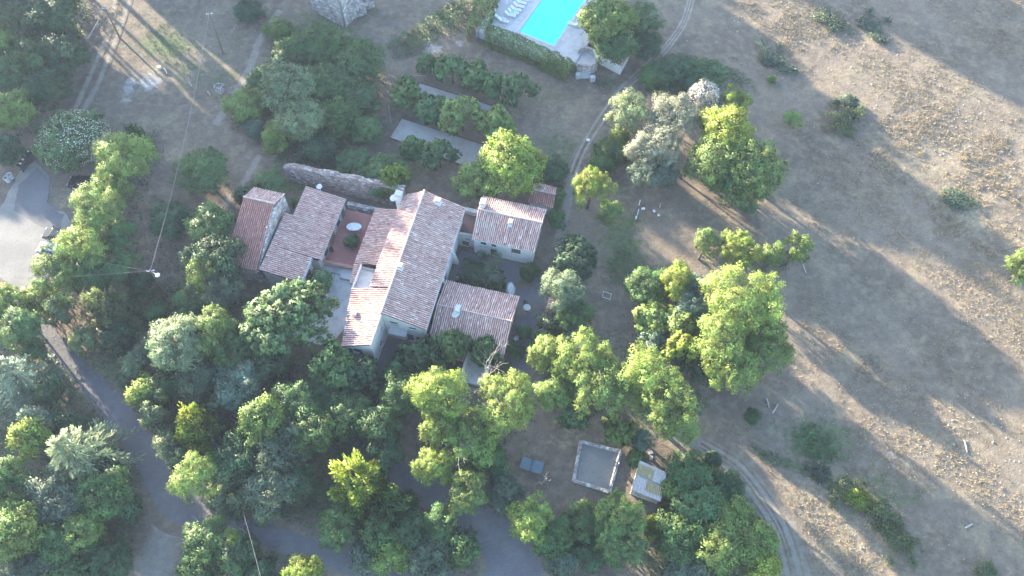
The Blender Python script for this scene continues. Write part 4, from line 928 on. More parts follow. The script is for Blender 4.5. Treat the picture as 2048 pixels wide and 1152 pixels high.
TREES = [
# --- upper left wood
(32, 55, 48, 7.5, 'broad', 'olive', 'sunlit brownish tree at the top left edge, pale twigs'), (112, 28, 62, 8, 'broad', 'dark', 'dark tree at the top edge left of the wheel tracks'), (120, 108, 50, 7, 'broad', 'dark', 'dark tree beside the left wheel track, below the topmost one'),
(62, 118, 45, 7.5, 'broad', 'mid', 'green tree with sunlit tip inside the upper left wood'), (22, 150, 45, 7, 'feather', 'mid', 'loose green tree on the left edge of upper left wood'), (85, 178, 48, 6.5, 'broad', 'dark', 'dark spreading tree low in the upper left wood'), (28, 222, 45, 7.5, 'broad', 'bright', 'bright sunlit tree at left edge above the bins'), (18, 300, 34, 5, 'broad', 'dark', 'small dark tree at left edge beside the bins'),
(0, 95, 40, 8, 'broad', 'bright', 'bright tree cut by the left edge of upper wood'), (75, 5, 40, 7, 'broad', 'grey', 'grey green tree at the very top left'),
# --- car park row
(268, 275, 40, 5.5, 'fluffy', 'mid', 'dark green pointed shrub right of the white flowering shrub', 'conifer'), (250, 318, 58, 9.5, 'feather', 'lime', 'tall lime green tree shading the upper black car'), (225, 372, 36, 7, 'feather', 'bright', 'bright tree between the two tall lime trees by the cars'),
(196, 425, 58, 9.5, 'feather', 'lime', 'tall lime green tree above the lower black car'), (232, 470, 42, 6, 'feather', 'mid', 'shaded feathery tree right of lower lime tree by car park'), (166, 500, 42, 9, 'feather', 'lime', 'lime tree hanging over the pale blue car'), (118, 545, 46, 8.5, 'feather', 'bright', 'bright tree at lower edge of the car park'), (175, 545, 45, 7, 'feather', 'mid', 'mid green tree left of the lamp pole'), (228, 540, 42, 6, 'broad', 'mid', 'broad tree just left of the lamp pole'),
(88, 600, 38, 5, 'broad', 'bright', 'bright yellow green shrub at the lower corner of the car park', 'shrub'), (215, 615, 62, 9, 'fluffy', 'olive', 'large shaggy conifer with sunlit left side, below the pole', 'conifer'), (120, 625, 32, 5, 'broad', 'pale', 'pale leafed shrub along the lane above the straw bank', 'shrub'), (172, 682, 28, 4.5, 'broad', 'pale', 'silvery shrub at the left of the straw bank', 'shrub'), (235, 680, 34, 4.5, 'broad', 'dark', 'dark bush above the straw bank', 'bush'), (285, 570, 30, 3.5, 'broad', 'dark', 'low dark bush left of the lamp pole foot', 'bush'),
# --- left of the lane
(18, 605, 42, 7, 'broad', 'bright', 'sunlit tree at left edge where the lane leaves the car park'), (45, 665, 48, 7.5, 'broad', 'mid', 'tree left of the lane with few sunlit tips'), (72, 705, 26, 5, 'broad', 'mid', 'small tree at the lane edge below the car park'), (35, 755, 80, 10, 'cedar', 'blue', 'big blue grey cedar at left edge above the fork', 'conifer'), (98, 780, 34, 6, 'broad', 'dark', 'dark tree right of the blue grey cedar'), (75, 845, 62, 8, 'cedar', 'blue', 'smaller grey cedar between the two big cedars', 'conifer'), (138, 855, 30, 5, 'broad', 'dark', 'dark tree at the lane edge beside the smaller cedar'), (62, 875, 36, 8.5, 'broad', 'lime', 'round sunlit tree at upper left of the large feathery cedar'),
(155, 908, 98, 11, 'cedar', 'pale', 'large feathery pale cedar with sunlit left side', 'conifer'), (222, 925, 26, 4, 'broad', 'dark', 'dark bush between pale cedar and lane', 'bush'), (15, 960, 48, 8, 'broad', 'mid', 'tree at the left edge below the pale cedar'), (110, 1000, 60, 7, 'broad', 'grey', 'grey brown oak below the pale cedar'), (205, 985, 55, 6.5, 'broad', 'mid', 'green tree left of the lane fork'), (252, 1015, 34, 4.5, 'broad', 'dark', 'dark rounded bush at the lane fork', 'bush'), (30, 1060, 66, 8.5, 'broad', 'bright', 'large bright tree in the lower left corner'), (110, 1090, 52, 6, 'broad', 'mid', 'mid green tree along the bottom edge, left'), (170, 1070, 45, 5.5, 'broad', 'bright', 'bright green shrub left of the gravel fork', 'shrub'), (60, 1140, 50, 6, 'broad', 'grey', 'grey tree on the bottom edge at left corner'), (215, 1130, 45, 4.5, 'broad', 'dark', 'dark bush on the bottom edge left of the gravel fork', 'bush'), (150, 1145, 40, 5, 'broad', 'mid', 'small tree on the bottom edge near the gravel fork'),
# --- between pole and house
(405, 345, 55, 5, 'broad', 'mid', 'round shaded tree alone on the grass left of ruined wall'), (345, 440, 42, 5.5, 'broad', 'dark', 'dark tree left of the stone barn, beside the bare path'), (420, 455, 48, 7, 'broad', 'mid', 'tree touching the left of the stone barn roof'), (440, 515, 50, 7.5, 'broad', 'dark', 'dark tree at lower left corner of the stone barn'), (395, 515, 38, 6, 'broad', 'dark', 'dark tree left of the stone barn, with a pale neighbour'), (408, 552, 26, 8, 'feather', 'bright', 'small sunlit tree in front of stone barn trees'), (385, 600, 36, 4.5, 'broad', 'mid', 'small tree right of the pole foot'), (445, 585, 45, 6, 'broad', 'grey', 'grey tree between pole and dense round tree'), (315, 625, 26, 3, 'broad', 'mid', 'low bush under the lamp pole', 'bush'),
(575, 645, 92, 8.5, 'rosette', 'mid', 'large dense round tree in front of the grey yard'), (668, 735, 55, 7.5, 'rosette', 'mid', 'dense tree at the corner of the white annex wall'), (722, 752, 40, 6, 'rosette', 'dark', 'dense dark tree below the white annex wall'), (515, 690, 40, 6, 'rosette', 'mid', 'dense tree left of the large round tree'),
(362, 690, 62, 9.5, 'broad', 'pale', 'large sunlit tree with pale green crown left of round tree'), (425, 660, 50, 9, 'feather', 'bright', 'green tree joined to right of the pale sunlit crown'), (465, 715, 42, 7, 'feather', 'mid', 'shaded feathery tree right of the pale sunlit crown'), (310, 700, 35, 5.5, 'broad', 'grey', 'grey shaded tree at left of the pale sunlit crown'), (395, 760, 50, 6, 'broad', 'grey', 'brownish oak below the pale sunlit crown'), (330, 775, 40, 5, 'broad', 'dark', 'dark tree above the sunlit lane shrubs'),
(268, 735, 30, 3, 'broad', 'pale', 'round pale shrub at the end of the straw bank', 'shrub'), (290, 785, 34, 5, 'broad', 'lime', 'bright white green shrub right of the lane', 'shrub'), (312, 835, 30, 4.5, 'broad', 'pale', 'pale shrub by the lane below the brightest one', 'shrub'), (335, 890, 30, 4, 'broad', 'pale', 'pale leafed shrub halfway down the lane bend', 'shrub'), (362, 925, 27, 3.5, 'broad', 'pale', 'pale shrub above the pinkish sunlit tree', 'shrub'), (392, 955, 44, 7, 'feather', 'lime', 'sunlit tree with pinkish seed heads by the lane fork'), (440, 1000, 34, 3.5, 'broad', 'pale', 'pale hedge shrub at the fork, left one of three', 'shrub'), (478, 1006, 30, 3.5, 'broad', 'pale', 'pale hedge shrub at the lane, middle one of three', 'shrub'), (530, 1026, 30, 3.5, 'broad', 'pale', 'pale hedge shrub at the lane, right one of three', 'shrub'),
(388, 850, 58, 9, 'fluffy', 'yellow', 'shaggy yellow green conifer in the middle of the lower left wood', 'conifer'), (440, 880, 40, 7, 'fluffy', 'dark', 'dark conifer right of the yellow green shaggy one', 'conifer'), (480, 775, 52, 7, 'broad', 'blue', 'blue green tree in the wood below the round tree'), (545, 735, 38, 6, 'broad', 'dark', 'dark tree under the large round tree'), (530, 850, 52, 9, 'broad', 'bright', 'oak with sunlit yellow crown tips in lower wood'), (590, 810, 50, 7, 'broad', 'mid', 'green tree in the wood above the yellow spruce'), (480, 920, 52, 7, 'broad', 'dark', 'dark oak left of the grey oak'), (560, 900, 62, 7.5, 'broad', 'grey', 'broad grey green oak in the lower wood'), (545, 975, 55, 6.5, 'broad', 'grey', 'grey brown oak above the lane'), (625, 870, 50, 7, 'broad', 'mid', 'mid green tree left of the yellow spruce tip'), (600, 965, 40, 5.5, 'broad', 'dark', 'dark tree directly left of the yellow spruce'),
(655, 790, 40, 5.5, 'broad', 'dark', 'dark low tree below the annex trees'), (700, 830, 48, 6, 'broad', 'mid', 'green tree between annex and yellow spruce'), (760, 850, 44, 6, 'broad', 'mid', 'green tree left of the tall lime trees'), (770, 905, 40, 5, 'broad', 'dark', 'dark tree above the lane where it leaves the wood'), (800, 790, 46, 6, 'broad', 'mid', 'tree under the terrace shrubs, left of tall lime tree'),
(715, 960, 78, 11, 'spruce', 'yellow', 'tall yellow green spruce above the lane', 'conifer'), (790, 1010, 55, 7.5, 'spruce', 'mid', 'shaded conifer right of the yellow spruce', 'conifer'),
# --- terrace garden
(905, 690, 40, 5.5, 'rosette', 'mid', 'bushy tree against the south wing roof edge'), (965, 700, 30, 4.5, 'rosette', 'mid', 'small bushy tree at the porch roof'), (840, 715, 45, 5, 'rosette', 'dark', 'dark shrub in the terrace garden near the annex', 'shrub'), (800, 750, 40, 4.5, 'rosette', 'dark', 'dark shrub at the paved corner of the annex', 'shrub'), (875, 750, 34, 4, 'rosette', 'mid', 'green shrub in the terrace garden below the wing', 'shrub'), (1000, 735, 26, 2.2, 'cedar', 'dark', 'dark spiky plant beside the entrance terrace', 'bush'),
# --- tall lime trees
(880, 790, 62, 11, 'feather', 'lime', 'tall lime green tree left of the bare branches'), (885, 850, 45, 8, 'feather', 'lime', 'lime green lower crown under the tall left lime tree'), (1015, 810, 66, 10.5, 'feather', 'lime', 'tall lime green tree right of the bare branches'), (945, 880, 55, 8, 'feather', 'bright', 'shaded green tree between the two tall lime trees'), (870, 930, 42, 7, 'feather', 'lime', 'sunlit tree overhanging the lane bend'), (935, 985, 46, 6.5, 'feather', 'bright', 'sunlit tree below the lane bend tree'), (1060, 1040, 44, 6, 'feather', 'lime', 'small sunlit tree by the lane at the bottom'), (1010, 985, 40, 5, 'feather', 'grey', 'thin greyish tree left of the table tennis table'), (1110, 1075, 44, 5, 'broad', 'mid', 'shaded tree right of the small sunlit lane tree'), (980, 930, 36, 5, 'feather', 'mid', 'feathery tree above the table tennis clearing'),
(1100, 705, 42, 8.5, 'feather', 'lime', 'lime tree with pale bare twigs, right of south wing'), (1165, 725, 58, 10, 'feather', 'lime', 'tall lime tree in the middle of the lower right group'), (1205, 780, 52, 10.5, 'feather', 'bright', 'lime tree in front of the middle one'), (1110, 790, 44, 7, 'feather', 'bright', 'green tree left front of the lower right group'), (1150, 830, 36, 5, 'broad', 'mid', 'low tree above the sandpit'), (1300, 765, 72, 11, 'feather', 'lime', 'large lime tree left of the tallest field tree'), (1345, 825, 66, 11, 'feather', 'bright', 'large green tree at the start of the gravel track'), (1238, 862, 34, 4, 'rosette', 'bright', 'round bright bush above the hut', 'bush'), (1285, 880, 26, 3, 'feather', 'blue', 'grey blue bush above the hut roof', 'bush'), (1275, 915, 20, 2.2, 'rosette', 'bright', 'small bright bush at the hut corner', 'bush'),
(1480, 610, 82, 12, 'feather', 'lime', 'tallest lime tree standing at the field edge'), (1440, 690, 62, 11, 'feather', 'lime', 'lime crown in front of the tallest field tree'), (1525, 690, 58, 8.5, 'feather', 'bright', 'shaded green crown right of the tallest field tree'), (1470, 745, 48, 9, 'feather', 'lime', 'lower sunlit crown of the field edge group'),
# --- garden right of the house
(1145, 515, 54, 5.5, 'rosette', 'dark', 'dark glossy tree with yellow tips right of guest house'), (1130, 580, 44, 7.5, 'feather', 'pale', 'pale sunlit tree right of the paved yard'), (1150, 630, 36, 5, 'feather', 'mid', 'shaded feathery tree below the pale yard tree'), (1100, 650, 34, 3, 'broad', 'grey', 'grey leafed shrub beside the yard path', 'shrub'), (1090, 690, 32, 3, 'broad', 'mid', 'green shrub between yard path and lime trees', 'shrub'), (1145, 670, 34, 2.8, 'broad', 'blue', 'blue green shrub at the lawn corner', 'shrub'),
(1295, 570, 48, 5, 'broad', 'mid', 'leafy tree at the upper right corner of the lawn'), (1355, 560, 38, 8, 'feather', 'yellow', 'narrow yellow tipped tree at the lawn corner'), (1390, 600, 48, 6.5, 'feather', 'blue', 'grey green tree between lawn and tallest field tree'), (1310, 635, 48, 5, 'rosette', 'bright', 'fruit tree with yellow tips on right side of the lawn'), (1360, 650, 42, 5.5, 'rosette', 'bright', 'second yellow tipped fruit tree right of the lawn'), (1365, 700, 38, 5.5, 'rosette', 'yellow', 'yellow fruit tree beside the lower lime trees'), (1310, 690, 32, 4, 'broad', 'blue', 'grey bush at the lower right corner of the lawn', 'bush'), (1400, 725, 40, 4.5, 'broad', 'dark', 'dark bush between the lime trees', 'bush'),
(1413, 485, 29, 7, 'feather', 'bright', 'leftmost of the four small bright trees in a row'), (1478, 500, 34, 8, 'feather', 'yellow', 'second of the four small bright trees in a row'), (1540, 510, 28, 6, 'feather', 'bright', 'third of the four small bright trees, over a bramble'), (1592, 498, 26, 7, 'feather', 'bright', 'rightmost of the four small bright trees in a row'),
(1182, 375, 38, 8, 'feather', 'yellow', 'yellow green tree beside the dirt path'), (1222, 425, 24, 4, 'feather', 'bright', 'small green tree below the yellow path tree'), (1228, 298, 40, 3, 'round', 'hedge', 'long rounded laurel bush beside the dirt path', 'bush'), (1205, 325, 30, 2.6, 'round', 'hedge', 'lower end of the rounded laurel by the path', 'bush'), (1238, 278, 22, 4.2, 'round', 'bright', 'bright rounded top of the path laurel', 'bush'),
(1258, 225, 44, 8, 'feather', 'pale', 'pale tree with reaching branches over the path'), (1345, 235, 56, 9, 'feather', 'silver', 'tall silvery feathery tree, upper of the pair'), (1308, 300, 54, 8.5, 'feather', 'silver', 'silvery feathery tree, lower of the pair'), (1310, 345, 46, 6, 'feather', 'blue', 'blue grey shaded skirt tree below the silvery pair'), (1455, 265, 62, 10.5, 'broad', 'yellow', 'bright yellow green tree, top of the large field group'), (1430, 320, 58, 9, 'broad', 'bright', 'bright green tree, left of the large field group'), (1500, 335, 66, 9.5, 'broad', 'bright', 'wide green tree, right of the large field group'), (1470, 205, 30, 7, 'feather', 'yellow', 'narrow bright tree pointing up behind the white blossom'), (1480, 375, 50, 7, 'broad', 'mid', 'shaded low skirt of the large field group'),
(1350, 145, 48, 3.2, 'broad', 'dark', 'dark rounded bush above the silvery trees', 'bush'), (1405, 150, 48, 3, 'broad', 'mid', 'dark green bush left of field, below upper path', 'bush'), (1310, 155, 36, 2.6, 'broad', 'mid', 'low bush beside the upper path', 'bush'),
(2045, 535, 34, 5, 'broad', 'bright', 'round green tree cut by the right edge'),
# --- pool and bowls
(1215, 45, 62, 8.5, 'broad', 'bright', 'large sunlit tree right of the swimming pool'), (1225, 95, 44, 6, 'broad', 'mid', 'shaded lower crown over the white outbuilding'), (1280, 40, 48, 5.5, 'feather', 'mid', 'loose shaded tree between pool tree and upper path'), (1290, 90, 34, 4, 'feather', 'dark', 'dark drooping tree beside the upper path'),
(858, 128, 25, 3, 'rosette', 'mid', 'leftmost small tree of the top row above the bowls courts'), (905, 140, 36, 4.2, 'rosette', 'mid', 'second tree of the top row above the bowls courts'), (950, 152, 36, 4.2, 'rosette', 'mid', 'third tree of the top row above the bowls courts'), (990, 172, 34, 4.2, 'rosette', 'mid', 'fourth tree of the top row above the bowls courts'), (1035, 180, 40, 4.8, 'rosette', 'mid', 'rightmost tree of the top row above the bowls courts'),
(810, 185, 40, 4.5, 'rosette', 'mid', 'leftmost tree of the row between the bowls courts'), (862, 215, 34, 4, 'rosette', 'mid', 'second tree of the row between the bowls courts'), (925, 232, 45, 5, 'rosette', 'bright', 'third tree with sunlit top between the bowls courts'), (995, 255, 46, 5, 'rosette', 'bright', 'rightmost tree between the bowls courts'),
(825, 295, 27, 4, 'rosette', 'mid', 'narrow tree at the left end below the lower court'), (878, 310, 38, 4.5, 'rosette', 'mid', 'bushy tree below the lower court'), (1020, 332, 70, 8.2, 'broad', 'yellow', 'large bright yellow tree behind the guest house'), (955, 365, 46, 5.5, 'broad', 'bright', 'bright tree touching the main house roof end'), (1100, 340, 36, 2.6, 'broad', 'dark', 'shaded bush right of the bright yellow tree', 'bush'), (1105, 395, 26, 2.2, 'broad', 'mid', 'low bush behind the small shed', 'bush'),
(770, 352, 50, 5, 'broad', 'mid', 'round tree behind the ruined wall'), (790, 358, 30, 6, 'rosette', 'yellow', 'small yellow tipped tree behind the ruined wall'), (715, 330, 40, 4, 'broad', 'dark', 'dark tree behind the middle of the ruined wall'),
# --- central upper thicket
(588, 105, 46, 5, 'broad', 'mid', 'green tree at upper left of the central thicket'), (650, 90, 50, 5.5, 'broad', 'mid', 'tree with sunlit top below the ruined tower'), (720, 120, 55, 5.5, 'broad', 'mid', 'leafy tree at the right of the central thicket'), (580, 175, 58, 8, 'broad', 'pale', 'large pale crowned tree in the central thicket'), (650, 170, 50, 6, 'broad', 'mid', 'green tree in the middle of the central thicket'), (605, 235, 56, 6.5, 'broad', 'pale', 'pale grey green tree below the large pale crown'), (665, 230, 50, 5.5, 'broad', 'mid', 'green tree at right centre of the central thicket'), (710, 195, 45, 5, 'broad', 'dark', 'dark tree at right edge of the central thicket'), (490, 215, 45, 3.2, 'broad', 'bright', 'bright low bush at left of central thicket', 'bush'), (530, 160, 34, 3, 'broad', 'mid', 'low bush above left of the pale crown', 'bush'), (555, 60, 32, 3, 'broad', 'bright', 'bush by the curved path below the ruin', 'bush'), (512, 258, 22, 2.4, 'round', 'blue', 'small round blue green bush below the left thicket', 'bush'), (560, 275, 40, 3, 'broad', 'bright', 'low bright bush at the lower thicket edge', 'bush'), (640, 290, 45, 4, 'broad', 'dark', 'dark bush behind the ruined wall end', 'bush'), (500, 20, 30, 2.5, 'broad', 'dark', 'low bush on the upper grass left of the ruin', 'bush'), (735, 265, 36, 3.5, 'broad', 'mid', 'bush above the round tree behind the ruined wall', 'bush'),
# --- bottom
(420, 1085, 50, 4.5, 'broad', 'mid', 'bush with dead grey branches at the lane fork', 'bush'), (475, 1110, 44, 4.5, 'broad', 'dark', 'dark bush with dead twigs below the lane', 'bush'), (395, 1145, 45, 4, 'broad', 'mid', 'bush on the bottom edge right of the gravel fork', 'bush'), (460, 1080, 20, 5, 'feather', 'yellow', 'slim yellow sapling among the dead branches'), (525, 1150, 36, 3.5, 'broad', 'dark', 'dark bush along the bottom edge under the cable', 'bush'),
(612, 1142, 42, 5.5, 'feather', 'yellow', 'yellow green tree at the bottom edge of the lane'), (678, 1052, 42, 5, 'feather', 'mid', 'shaded tree below the yellow spruce'), (760, 1060, 50, 5, 'broad', 'mid', 'green bush between the two lane arms', 'bush'), (825, 1060, 46, 5, 'broad', 'dark', 'dark tree left of the lower lane bend'), (880, 1050, 40, 5, 'broad', 'mid', 'tree close to the lower lane bend'), (790, 1110, 46, 4.5, 'broad', 'bright', 'bright green bush near the bottom between the lanes', 'bush'), (860, 1115, 50, 4.5, 'broad', 'grey', 'grey green bush near the bottom between the lanes', 'bush'), (925, 1095, 38, 4, 'broad', 'mid', 'rounded bush at the inside of the lane bend', 'bush'), (730, 1110, 36, 3.5, 'broad', 'grey', 'greyish thin bush above the bottom lane', 'bush'),
(1235, 1030, 52, 6.5, 'feather', 'bright', 'tall feathery tree left below the hut'), (1240, 1085, 48, 5.5, 'feather', 'mid', 'feathery tree below the tall one near the hut'), (1170, 1040, 40, 4.5, 'feather', 'mid', 'tree below the sandpit'), (1120, 1120, 40, 3.5, 'broad', 'grey', 'thin bush right of the lane at the bottom', 'bush'), (1180, 1105, 40, 3.5, 'broad', 'dark', 'dark bush at the bottom centre', 'bush'), (1308, 1050, 34, 4, 'fluffy', 'yellow', 'upright yellow green shrub in front of the hut', 'shrub'),
(1375, 945, 51, 3.5, 'broad', 'mid', 'bush right of the hut, top of the thicket', 'bush'), (1425, 920, 20, 2.6, 'round', 'dark', 'single round dark bush beside the gravel track', 'bush'), (1450, 975, 39, 3, 'broad', 'dark', 'dark bush along the track side of the thicket', 'bush'), (1390, 1010, 57, 4, 'broad', 'mid', 'middle bush of the thicket right of the hut', 'bush'), (1460, 1040, 55, 4, 'broad', 'bright', 'bush with sunlit tips inside the thicket', 'bush'), (1350, 1080, 55, 4.5, 'broad', 'mid', 'bush in the lower left of the thicket', 'bush'), (1430, 1095, 57, 4.5, 'broad', 'bright', 'bright bush in the lower thicket', 'bush'), (1510, 1085, 48, 4.2, 'broad', 'bright', 'bright bush at the right flank of thicket', 'bush'), (1380, 1140, 52, 3.5, 'broad', 'grey', 'grey bush on bottom edge of the thicket', 'bush'), (1525, 1135, 39, 4, 'broad', 'yellow', 'yellow bush at the lower tip of the thicket', 'bush'), (1335, 985, 28, 2.8, 'broad', 'bright', 'small bright bush touching the hut roof', 'bush'),
# --- field
(1505, 832, 18, 1.6, 'round', 'dark', 'lone small dark bush in the field near the track', 'bush'), (1690, 235, 35, 1.1, 'weed', 'olive', 'upper weed bush in the sunny field', 'bush'), (1700, 205, 29, 0.9, 'weed', 'grey', 'small weed bush above the field bush', 'bush'), (1685, 262, 29, 0.8, 'weed', 'olive', 'lowest of the three weed bushes in the field', 'bush'), (1545, 118, 38, 0.8, 'weed', 'grey', 'dark weed clump beside the top field bank', 'bush'), (1545, 158, 11, 1.2, 'round', 'bright', 'tiny round bright bush at the field edge', 'bush'), (1665, 35, 38, 0.8, 'weed', 'grey', 'weed clump near the top of the field', 'bush'), (1740, 50, 38, 0.7, 'weed', 'grey', 'right weed clump near the top of the field', 'bush'), (1910, 395, 41, 0.6, 'weed', 'grey', 'low weed clump in the straw field', 'bush'), (1585, 238, 20, 2.2, 'feather', 'bright', 'thin sapling alone right of the large field group'),
(1690, 975, 35, 1.1, 'weed', 'olive', 'sunlit weed bush along the bank, upper', 'bush'), (1720, 1000, 35, 1.1, 'weed', 'yellow', 'sunlit yellow weed bush along the bank, middle', 'bush'), (1765, 1040, 41, 1.1, 'weed', 'olive', 'sunlit weed bush along the bank, lower', 'bush'), (1800, 1085, 41, 1.0, 'weed', 'olive', 'long weed bush at the lower end of the bank', 'bush'), (1640, 945, 32, 0.9, 'weed', 'grey', 'weed bush at the start of the bank', 'bush'), (1975, 1148, 26, 0.7, 'weed', 'olive', 'small bright bush on the bottom edge at right', 'bush'),
# --- courtyard and yard plants
(704, 484, 18, 2.6, 'broad', 'dark', 'dark round shrub in the red courtyard', 'shrub'), (1060, 545, 22, 2.8, 'round', 'hedge', 'clipped round bush at the corner of the guest house garden', 'bush'), (600, 410, 16, 2.2, 'broad', 'mid', 'small fig behind the barn roof', 'bush'), (540, 372, 34, 3.5, 'broad', 'mid', 'leafy tree at the left end of the ruined wall'), (500, 395, 30, 3, 'broad', 'dark', 'dark bush behind the stone barn', 'bush'), (1030, 700, 20, 1.8, 'broad', 'mid', 'green creeper bush on the wing corner', 'bush'), (1048, 665, 16, 1.8, 'broad', 'mid', 'low shrub against the right wing wall', 'shrub'), (1115, 440, 20, 2.4, 'broad', 'mid', 'green bush at the right end of the guest house', 'bush'), (640, 565, 26, 3, 'feather', 'mid', 'thin grey green tree at the grey yard corner'),
]
for e in TREES:
    tree(*e[:7], **({'cat': e[7]} if len(e) > 7 else {}))
tree(147, 280, 75, 5.5, 'rosette', 'mid', 'huge white flowering shrub beside the car park', 'shrub', 'flowering_shrub', blossom=(.55, .56, .42))
tree(1408, 195, 35, 6.5, 'feather', 'silver', 'small tree with white blossom behind the silvery pair', 'tree', 'blossom_tree', blossom=(.6, .56, .56))
# hedges
hedge('clipped laurel hedge along the front of the pool terrace', [(975, 84), (1030, 104), (1090, 132), (1140, 158)], 2.2, 3.0, 'bright')
hedge('tall sunlit hedge on the left side of the pool', [(955, 88), (968, 40), (985, -20)], 3.4, 3.4, 'bright')
hedge('clipped hedge under the bare creeper by the guest house', [(922, 545), (965, 558), (1000, 566)], 3.0, 1.7, 'hedge')
hedge('clipped hedge block left of the white tarpaulin heap', [(998, 560), (988, 598)], 1.6, 1.5, 'hedge')
# thickets and weeds
patch('bramble_thicket', 'tangled green brambles between ruin and pool', 'brambles', [(770, 90), (830, 50), (900, 0), (950, 0), (930, 60), (880, 80), (840, 110), (790, 125)], 1.6, 52, 'mid', .32)
patch('bramble_thicket', 'green undergrowth around the central thicket trees', 'undergrowth', [(560, 50), (640, 60), (760, 90), (780, 170), (740, 260), (720, 320), (640, 320), (560, 310), (460, 260), (470, 190), (530, 120)], 1.7, 30, 'mid', .34)
patch('bramble_thicket', 'brambles hiding the back of the ruined wall', 'brambles', [(560, 310), (700, 310), (820, 340), (800, 375), (680, 352), (575, 338), (540, 380), (480, 420), (490, 370)], 1.6, 36, 'mid', .32)
patch('bramble_thicket', 'dense thicket floor right of the hut', 'brambles', [(1340, 915), (1410, 930), (1470, 960), (1520, 1030), (1555, 1110), (1560, 1170), (1290, 1170), (1300, 1060), (1330, 1010)], 2.2, 34, 'mid', .32, feath=.8)
patch('ivy_bed', 'long bed of leafy ground cover left of the vegetable plot', 'ground cover', [(1275, 400), (1278, 440), (1262, 480), (1290, 530), (1340, 530), (1400, 560), (1400, 600), (1290, 590), (1210, 560), (1205, 530), (1250, 470)], 1.4, 44, 'mid', .28)
patch('weeds', 'dark weed patch in the field below the bank', 'weeds', [(1575, 860), (1620, 840), (1680, 880), (1690, 920), (1640, 940), (1590, 910)], .6, 42, 'mid', .34)
patch('weeds', 'strip of weeds along the bank of the gravel track', 'weeds', [(1490, 880), (1560, 910), (1640, 940), (1740, 1010), (1840, 1080), (1850, 1110), (1770, 1060), (1690, 1000), (1600, 950), (1520, 920)], .7, 60, 'mid', .32)
patch('undergrowth', 'dark undergrowth of the lower left wood', 'undergrowth', [(120, 680), (300, 560), (480, 560), (500, 700), (640, 700), (800, 780), (800, 930), (640, 1060), (440, 1020), (330, 900), (250, 800)], 2.3, 26, 'mid', .36)
patch('undergrowth', 'dark undergrowth left of the lane', 'undergrowth', [(-40, 620), (50, 640), (120, 720), (220, 840), (290, 960), (290, 1060), (240, 1180), (-40, 1180)], 2.3, 26, 'mid', .36)
patch('undergrowth', 'undergrowth between the two lane arms', 'undergrowth', [(640, 1040), (760, 1000), (860, 1020), (960, 1090), (960, 1150), (820, 1140), (700, 1100)], 1.6, 24, 'mid', .36)
patch('undergrowth', 'undergrowth in the bottom edge bushes', 'undergrowth', [(380, 1060), (500, 1070), (640, 1120), (680, 1180), (340, 1180)], 1.0, 10, 'mid', .4)
patch('undergrowth', 'undergrowth along the lime trees and the lane', 'undergrowth', [(840, 830), (1080, 840), (1000, 900), (1000, 1000), (1100, 1050), (1300, 1060), (1300, 1140), (1100, 1120), (1020, 1050), (900, 980), (830, 930)], 1.0, 14, 'dark', .38)
patch('undergrowth', 'undergrowth of the upper left wood', 'undergrowth', [(-40, -20), (190, -20), (170, 100), (130, 200), (60, 260), (30, 320), (-40, 340)], 2.3, 26, 'mid', .36)
patch('undergrowth', 'undergrowth below the car park trees', 'undergrowth', [(200, 330), (320, 250), (330, 300), (290, 400), (280, 520), (300, 640), (180, 680), (90, 640), (90, 560), (160, 480)], 1.2, 14, 'dark', .38)
patch('undergrowth', 'weeds below the lime trees right of the lawn', 'undergrowth', [(1070, 720), (1200, 700), (1260, 680), (1290, 560), (1420, 560), (1440, 720), (1420, 820), (1320, 860), (1200, 830), (1110, 810)], 1.0, 14, 'dark', .36)
patch('bramble_thicket', 'brambles under the row of four small bright trees', 'brambles', [(1390, 490), (1460, 505), (1560, 500), (1595, 525), (1550, 560), (1470, 540), (1400, 525)], .9, 30, 'mid', .3)
patch('weeds', 'sparse dark weeds between the car park trees and the stone barn', 'weeds', [(300, 380), (450, 420), (470, 560), (400, 640), (310, 640), (280, 520)], .5, 9, 'dark', .32)
patch('weeds', 'low weeds along the lower edge of the lawn', 'weeds', [(1110, 650), (1180, 660), (1260, 640), (1270, 690), (1200, 700), (1120, 700)], .5, 14, 'mid', .3)
patch('bramble_thicket', 'brambles below the round bastion and pool hedge', 'brambles', [(1190, 150), (1230, 155), (1260, 160), (1220, 185), (1190, 178)], .9, 34, 'mid', .3)
patch('bramble_thicket', 'dark brambles above the silvery trees', 'brambles', [(1290, 130), (1400, 110), (1500, 150), (1520, 185), (1440, 180), (1300, 175)], 1.2, 30, 'mid', .32)
# bare branches
dead_tree(955, 765, 9.5, 'pale bare dead tree between the tall lime trees', 5, .5, lean=.12)
dead_tree(1110, 715, 8.5, 'pale bare branches in the lime tree by the wing', 15, .5)
dead_tree(885, 895, 7, 'bare pinkish branches above the lane bend', 25, .6)
for k, (px, py, h) in enumerate(((400, 1065, 4.2), (450, 1100, 4.5), (480, 1125, 4), (495, 1075, 4.5), (425, 1135, 3.6))):
    dead_tree(px, py, h, ['grey dead shrub at the lane fork, topmost', 'grey dead branches in the middle of the fork bushes', 'grey dead branches under the overhead cable', 'grey dead branches reaching over the lane', 'grey dead branches near the bottom edge'][k], 40 + k, .8, 'dead_shrub', depth=4, r0=.05)
dead_tree(1000, 545, 3.4, 'tangled bare wisteria in front of the guest house', 61, .95, 'wisteria', depth=5, r0=.1, leaf='grey')
dead_tree(975, 530, 3.2, 'left half of the tangled wisteria by the link passage', 62, .95, 'wisteria', depth=5, r0=.08, leaf='grey')
dead_tree(1415, 410, .9, 'fallen grey brushwood below the large field group', 71, 1.0, 'brushwood', depth=4, r0=.03)
